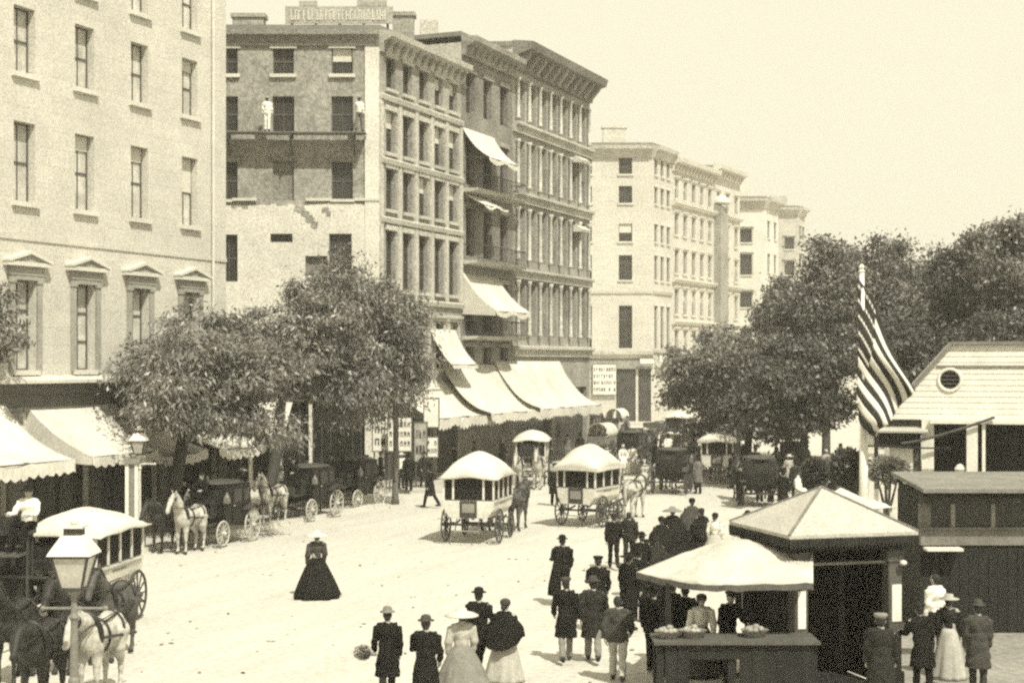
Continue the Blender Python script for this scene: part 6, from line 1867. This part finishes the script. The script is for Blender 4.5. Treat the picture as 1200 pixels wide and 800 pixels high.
team(gz(798, 112.0), STREET_RZ + PI, 3.0, ('bay horse of the distant white omnibus',), ('horse_bay',))
lady('woman in white beside the fringed omnibus driver, farther off', gz(730, 86.0), .3, 1.62, 'cloth_white', 'cloth_white', None, 'bonnet', 'straw', .5, 13)
lady('second woman in white farther off, to the right of the first', gz(741, 86.5), -.3, 1.62, 'cloth_pale', 'cloth_white', None, 'bonnet', 'cloth_dark', .5, 14)
for k, (px, Z, lab) in enumerate(((698, 118.0, 'distant walker in black near the poster board'), (728, 121.0, 'distant walker in a pale coat by the pale block'), (760, 101.0, 'distant dark walker crossing by the wagons'), (783, 96.0, 'distant man in shirt sleeves beyond the black coach'), (812, 92.0, 'distant dark walker near the shaded omnibus'), (680, 97.0, 'distant dark figure under the longest awning'), (665, 95.5, 'figure in grey under the longest awning'), (818, 73.0, 'man in grey between the coach and the shaded omnibus'))):
    person(lab, gz(px, Z), ['walk', 'stand', 'walkb'][k % 3], AW * (k % 2) + .3, 1.74, 'frock' if k != 3 else 'shirt', ('cloth_black', 'cloth_pale', 'cloth_dark', 'cloth_white', 'cloth_black', 'cloth_black', 'cloth_grey', 'cloth_grey')[k], 'cloth_dark', 'top' if k % 2 else 'bowler')

# parked hacks along the left kerb
def hack(px, Z, rz, label, hl, hm, ahead=2.7, **kw):
    p = gz(px, Z); coach(label, p, rz, **kw)
    team(p, rz, ahead, hl, hm, gap=.5)
    return p
rk = STREET_RZ + PI
p = hack(258, 53.2, rk + .05, 'first parked black hack, nearest the kerb lamp', ('pale grey horse standing in front of the first parked hack', 'dark horse on the kerb side of the pale grey one'), ('horse_grey', 'horse_dark'), wheelm='wheel_pale')
person('driver slouched on the first parked hack', on_seat(p, rk + .05, 1.2, 1.68), 'sit', rk + .05 + PI / 2, 1.7, 'frock', 'cloth_black', 'cloth_black', 'bowler')
p = hack(362, 61.5, rk, 'second parked black hack, behind the grey horse', ('grey horse standing harnessed to the second hack',), ('horse_grey',), wheelm='wheel_pale')
person('driver in dark coat on the second parked hack', on_seat(p, rk, 1.2, 1.68), 'sit', rk + PI / 2, 1.7, 'frock', 'cloth_black', 'cloth_black', 'top')
p = hack(415, 66.0, rk, 'third parked black hack, last in the row', ('dark horse of the third hack',), ('horse_dark',), wheelm='wheel_pale')
# nearest omnibus at left with its driver and four horses
lz = gz(100, 36.5); rz_ = R(262)
omnibus('white-roofed omnibus behind the foreground lamp', lz, rz_, 2.9, 1.75, fringe=False, rise=.42)
person('driver in white shirt sleeves and dark waistcoat on a high box seat', V(gz(34, 34.2)) + V((0, 0, 2.62)), 'sit', -.2, 1.76, 'shirt', 'cloth_white', 'cloth_black', 'straw', 'cloth_black')
dray = wagon('dark dray under the shirt-sleeved driver at the left edge', gz(32, 35.6), R(270), None, 2.8, 1.35, bodym='wood_dark', load='cloth_pale')
mb('leather').bx(1.15, 1.65, -.55, .55, 2.40, 2.50).build('box_seat', dray)
mb('leather').bx(1.09, 1.148, -.55, .55, 2.40, 2.80).build('seat_back', dray)
for s_ in (-1, 1): rods('box_iron', dray, 'dark_paint', (((1.2, .5 * s_, .9), (1.25, .5 * s_, 2.4), .05), ((1.6, .5 * s_, .9), (1.55, .5 * s_, 2.4), .05)))
mb('wood_grey').bx(1.6, 2.15, -.5, .5, 1.98, 2.03).build('footboard', dray)
mb('wood_dark').bx(1.3, 1.38, -.5, .5, .92, 2.39).build('box_panel', dray)
horse('grey horse nearest the foreground lamp, right of its post', gz(117, 28.6), R(262), 'horse_grey', True)
horse('dark horse behind the lamp post', gz(86, 31.2), R(262), 'horse_dark', False)
horse('bay horse of the nearest omnibus, behind the grey one', gz(134, 32.5), R(262), 'horse_bay', False)
horse('dark horse at the bottom left below the dray', gz(50, 27.6), R(268), 'horse_dark', True)
horse('black horse at the left edge beside the dray', gz(18, 30.0), R(268), 'horse_dark', False)

# more walkers in the shade of the left pavement and in the far jam
extra = [
    (216, 57.5, 'walk', 'cloth_black', 'top', 'man in top hat just behind the first tree trunk'),
    (243, 60.0, 'stand', 'cloth_dark', 'bowler', 'man in the shade behind the first parked hack'),
    (284, 63.0, 'stroll', 'cloth_charcoal', 'straw', 'man in straw hat in the tree shade left of the grey horse'),
    (344, 71.0, 'stand', 'cloth_black', 'top', 'stout man in black between two tree trunks'),
    (388, 73.0, 'walk', 'cloth_dark', 'bowler', 'man passing behind the second parked hack'),
    (446, 75.0, 'stand', 'cloth_black', 'top', 'man in black in front of the tall white board'),
    (532, 81.0, 'stand', 'cloth_black', 'top', 'man in deep shadow at the corner shop door'),
    (556, 84.5, 'walk', 'cloth_charcoal', 'bowler', 'man in deep shadow under the broad street awning'),
    (588, 88.0, 'stroll', 'cloth_dark', 'straw', 'man with straw hat under the broad street awning'),
    (640, 93.0, 'walkb', 'cloth_black', 'top', 'man walking in shadow below the brown store'),
    (702, 108.0, 'walk', 'cloth_black', 'top', 'far man in black left of the covered wagon'),
    (735, 128.0, 'stand', 'cloth_grey', 'bowler', 'far man in grey at the pale block door'),
    (768, 88.0, 'walkb', 'cloth_black', 'top', 'man in black crossing just beyond the large coach'),
    (830, 101.0, 'walk', 'cloth_white', 'straw', 'far man in white beyond the shaded omnibus'),
    (857, 76.0, 'stand', 'cloth_black', 'bowler', 'man in black at the right flank of the shaded omnibus'),
]
for px, Z, ps, cm, ht, lab in extra:
    person(lab, gz(px, Z) + V((0, 0, .13 if px < 660 else 0)), ps, rng.uniform(-2.5, 2.5), 1.74, 'frock', cm, 'cloth_dark', ht, 'straw' if ht == 'straw' else 'cloth_black')
wagon('wagon heaped with white bundles beyond the black coach', gz(790, 104.0), STREET_RZ + .15, None, load='cloth_white')
team(gz(790, 104.0), STREET_RZ + .15, 2.9, ('bay horse of the bundle wagon',), ('horse_bay',))
coach('black coach far up beside the covered wagons', gz(690, 121.0), STREET_RZ + PI)
team(gz(690, 121.0), STREET_RZ + PI, 2.9, ('bay horse of the far-up coach',), ('horse_bay',))

# dark traffic in the shade of the park trees
l7 = gz(889, 67.0); coach('black coach drawn up beside the park tree trunks', l7, STREET_RZ + .35)
team(l7, STREET_RZ + .35, 2.9, ('dark near horse of the coach by the park trees', 'dark off horse of the coach by the park trees'), ('horse_dark', 'horse_dark'))
person('coachman on the coach by the park trees', on_seat(l7, STREET_RZ + .35, 1.2, 1.68), 'sit', STREET_RZ + .35 + PI / 2, 1.72, 'frock', 'cloth_black', 'cloth_black', 'top')
coach('second black coach under the trees, right of the first', gz(930, 79.0), STREET_RZ + PI + .2)
team(gz(930, 79.0), STREET_RZ + PI + .2, 2.9, ('dark horse of the second coach under the trees',), ('horse_dark',))
wagon('dark loaded wagon behind the large black coach', gz(812, 86.0), STREET_RZ, None, load='cloth_charcoal', bodym='wood_dark')
team(gz(812, 86.0), STREET_RZ, 2.9, ('dark horse of the loaded wagon behind the coach',), ('horse_dark',))
for px, Z, lab, cm in ((918, 63.0, 'man in black nearest the kiosk roof, under the trees', 'cloth_black'), (932, 69.0, 'man in dark coat beside the woman in white', 'cloth_dark'), (950, 73.0, 'man in dark coat left of the small shrub', 'cloth_charcoal'), (975, 69.0, 'man in black behind the rounded shrub', 'cloth_black'), (868, 66.0, 'man in black at the rear wheel of the park-side coach', 'cloth_black'), (985, 82.0, 'far man in dark clothes deep under the park trees', 'cloth_dark'), (910, 86.0, 'far man in dark clothes beyond the park-side coach', 'cloth_dark')):
    person(lab, V((gz(px, Z).x, Z, .05)), rng.choice(['walk', 'stand', 'stroll']), rng.uniform(-3, 3), 1.73, 'frock', cm, 'cloth_dark', rng.choice(['top', 'bowler']))

# litter, dung and small stones trodden into the dust
def litter():
    r = random.Random(77); b = mb('cloth_tan'); b2 = mb('bark')
    for k in range(420):
        Z = 24 + 70 * r.random() ** 1.6; px = r.uniform(130, 900)
        p = gz(px, Z)
        if p.x < kerX(Z) + .5 or (p.x > 5 and Z < 40): continue
        t = b if k % 3 else b2
        s = r.uniform(.012, .055)
        t.ell((p.x, p.y, -.02), (s * r.uniform(.7, 1.6), s, s * .45), (0, 0, r.uniform(0, 3)), n=6, m=4)
    tag(b.build('road_grit'), 'scattered pale grit and straw on the dusty road', kind='stuff')
    tag(b2.build('road_droppings'), 'scattered dark droppings and stones on the road', kind='stuff')
litter()

# ================================================================== THE AIR
def haze():
    b = MB(); b.bx(-1600, 1600, -320, 2100, -1.2, 33.0)
    me = bpy.data.meshes.new('haze'); me.from_pydata(b.v, [], b.f)
    m = bpy.data.materials.new('haze_air'); m.use_nodes = True
    n, l = m.node_tree.nodes, m.node_tree.links
    n.remove(n['Principled BSDF'])
    v = n.new('ShaderNodeVolumePrincipled')
    v.inputs['Color'].default_value = (1.0, .965, .84, 1); v.inputs['Density'].default_value = 0.0008; v.inputs['Anisotropy'].default_value = 0.0
    l.new(v.outputs[0], n['Material Output'].inputs['Volume'])
    me.materials.append(m)
    o = place('haze', me); tag(o, 'thin summer haze over the whole street', kind='stuff')
haze()
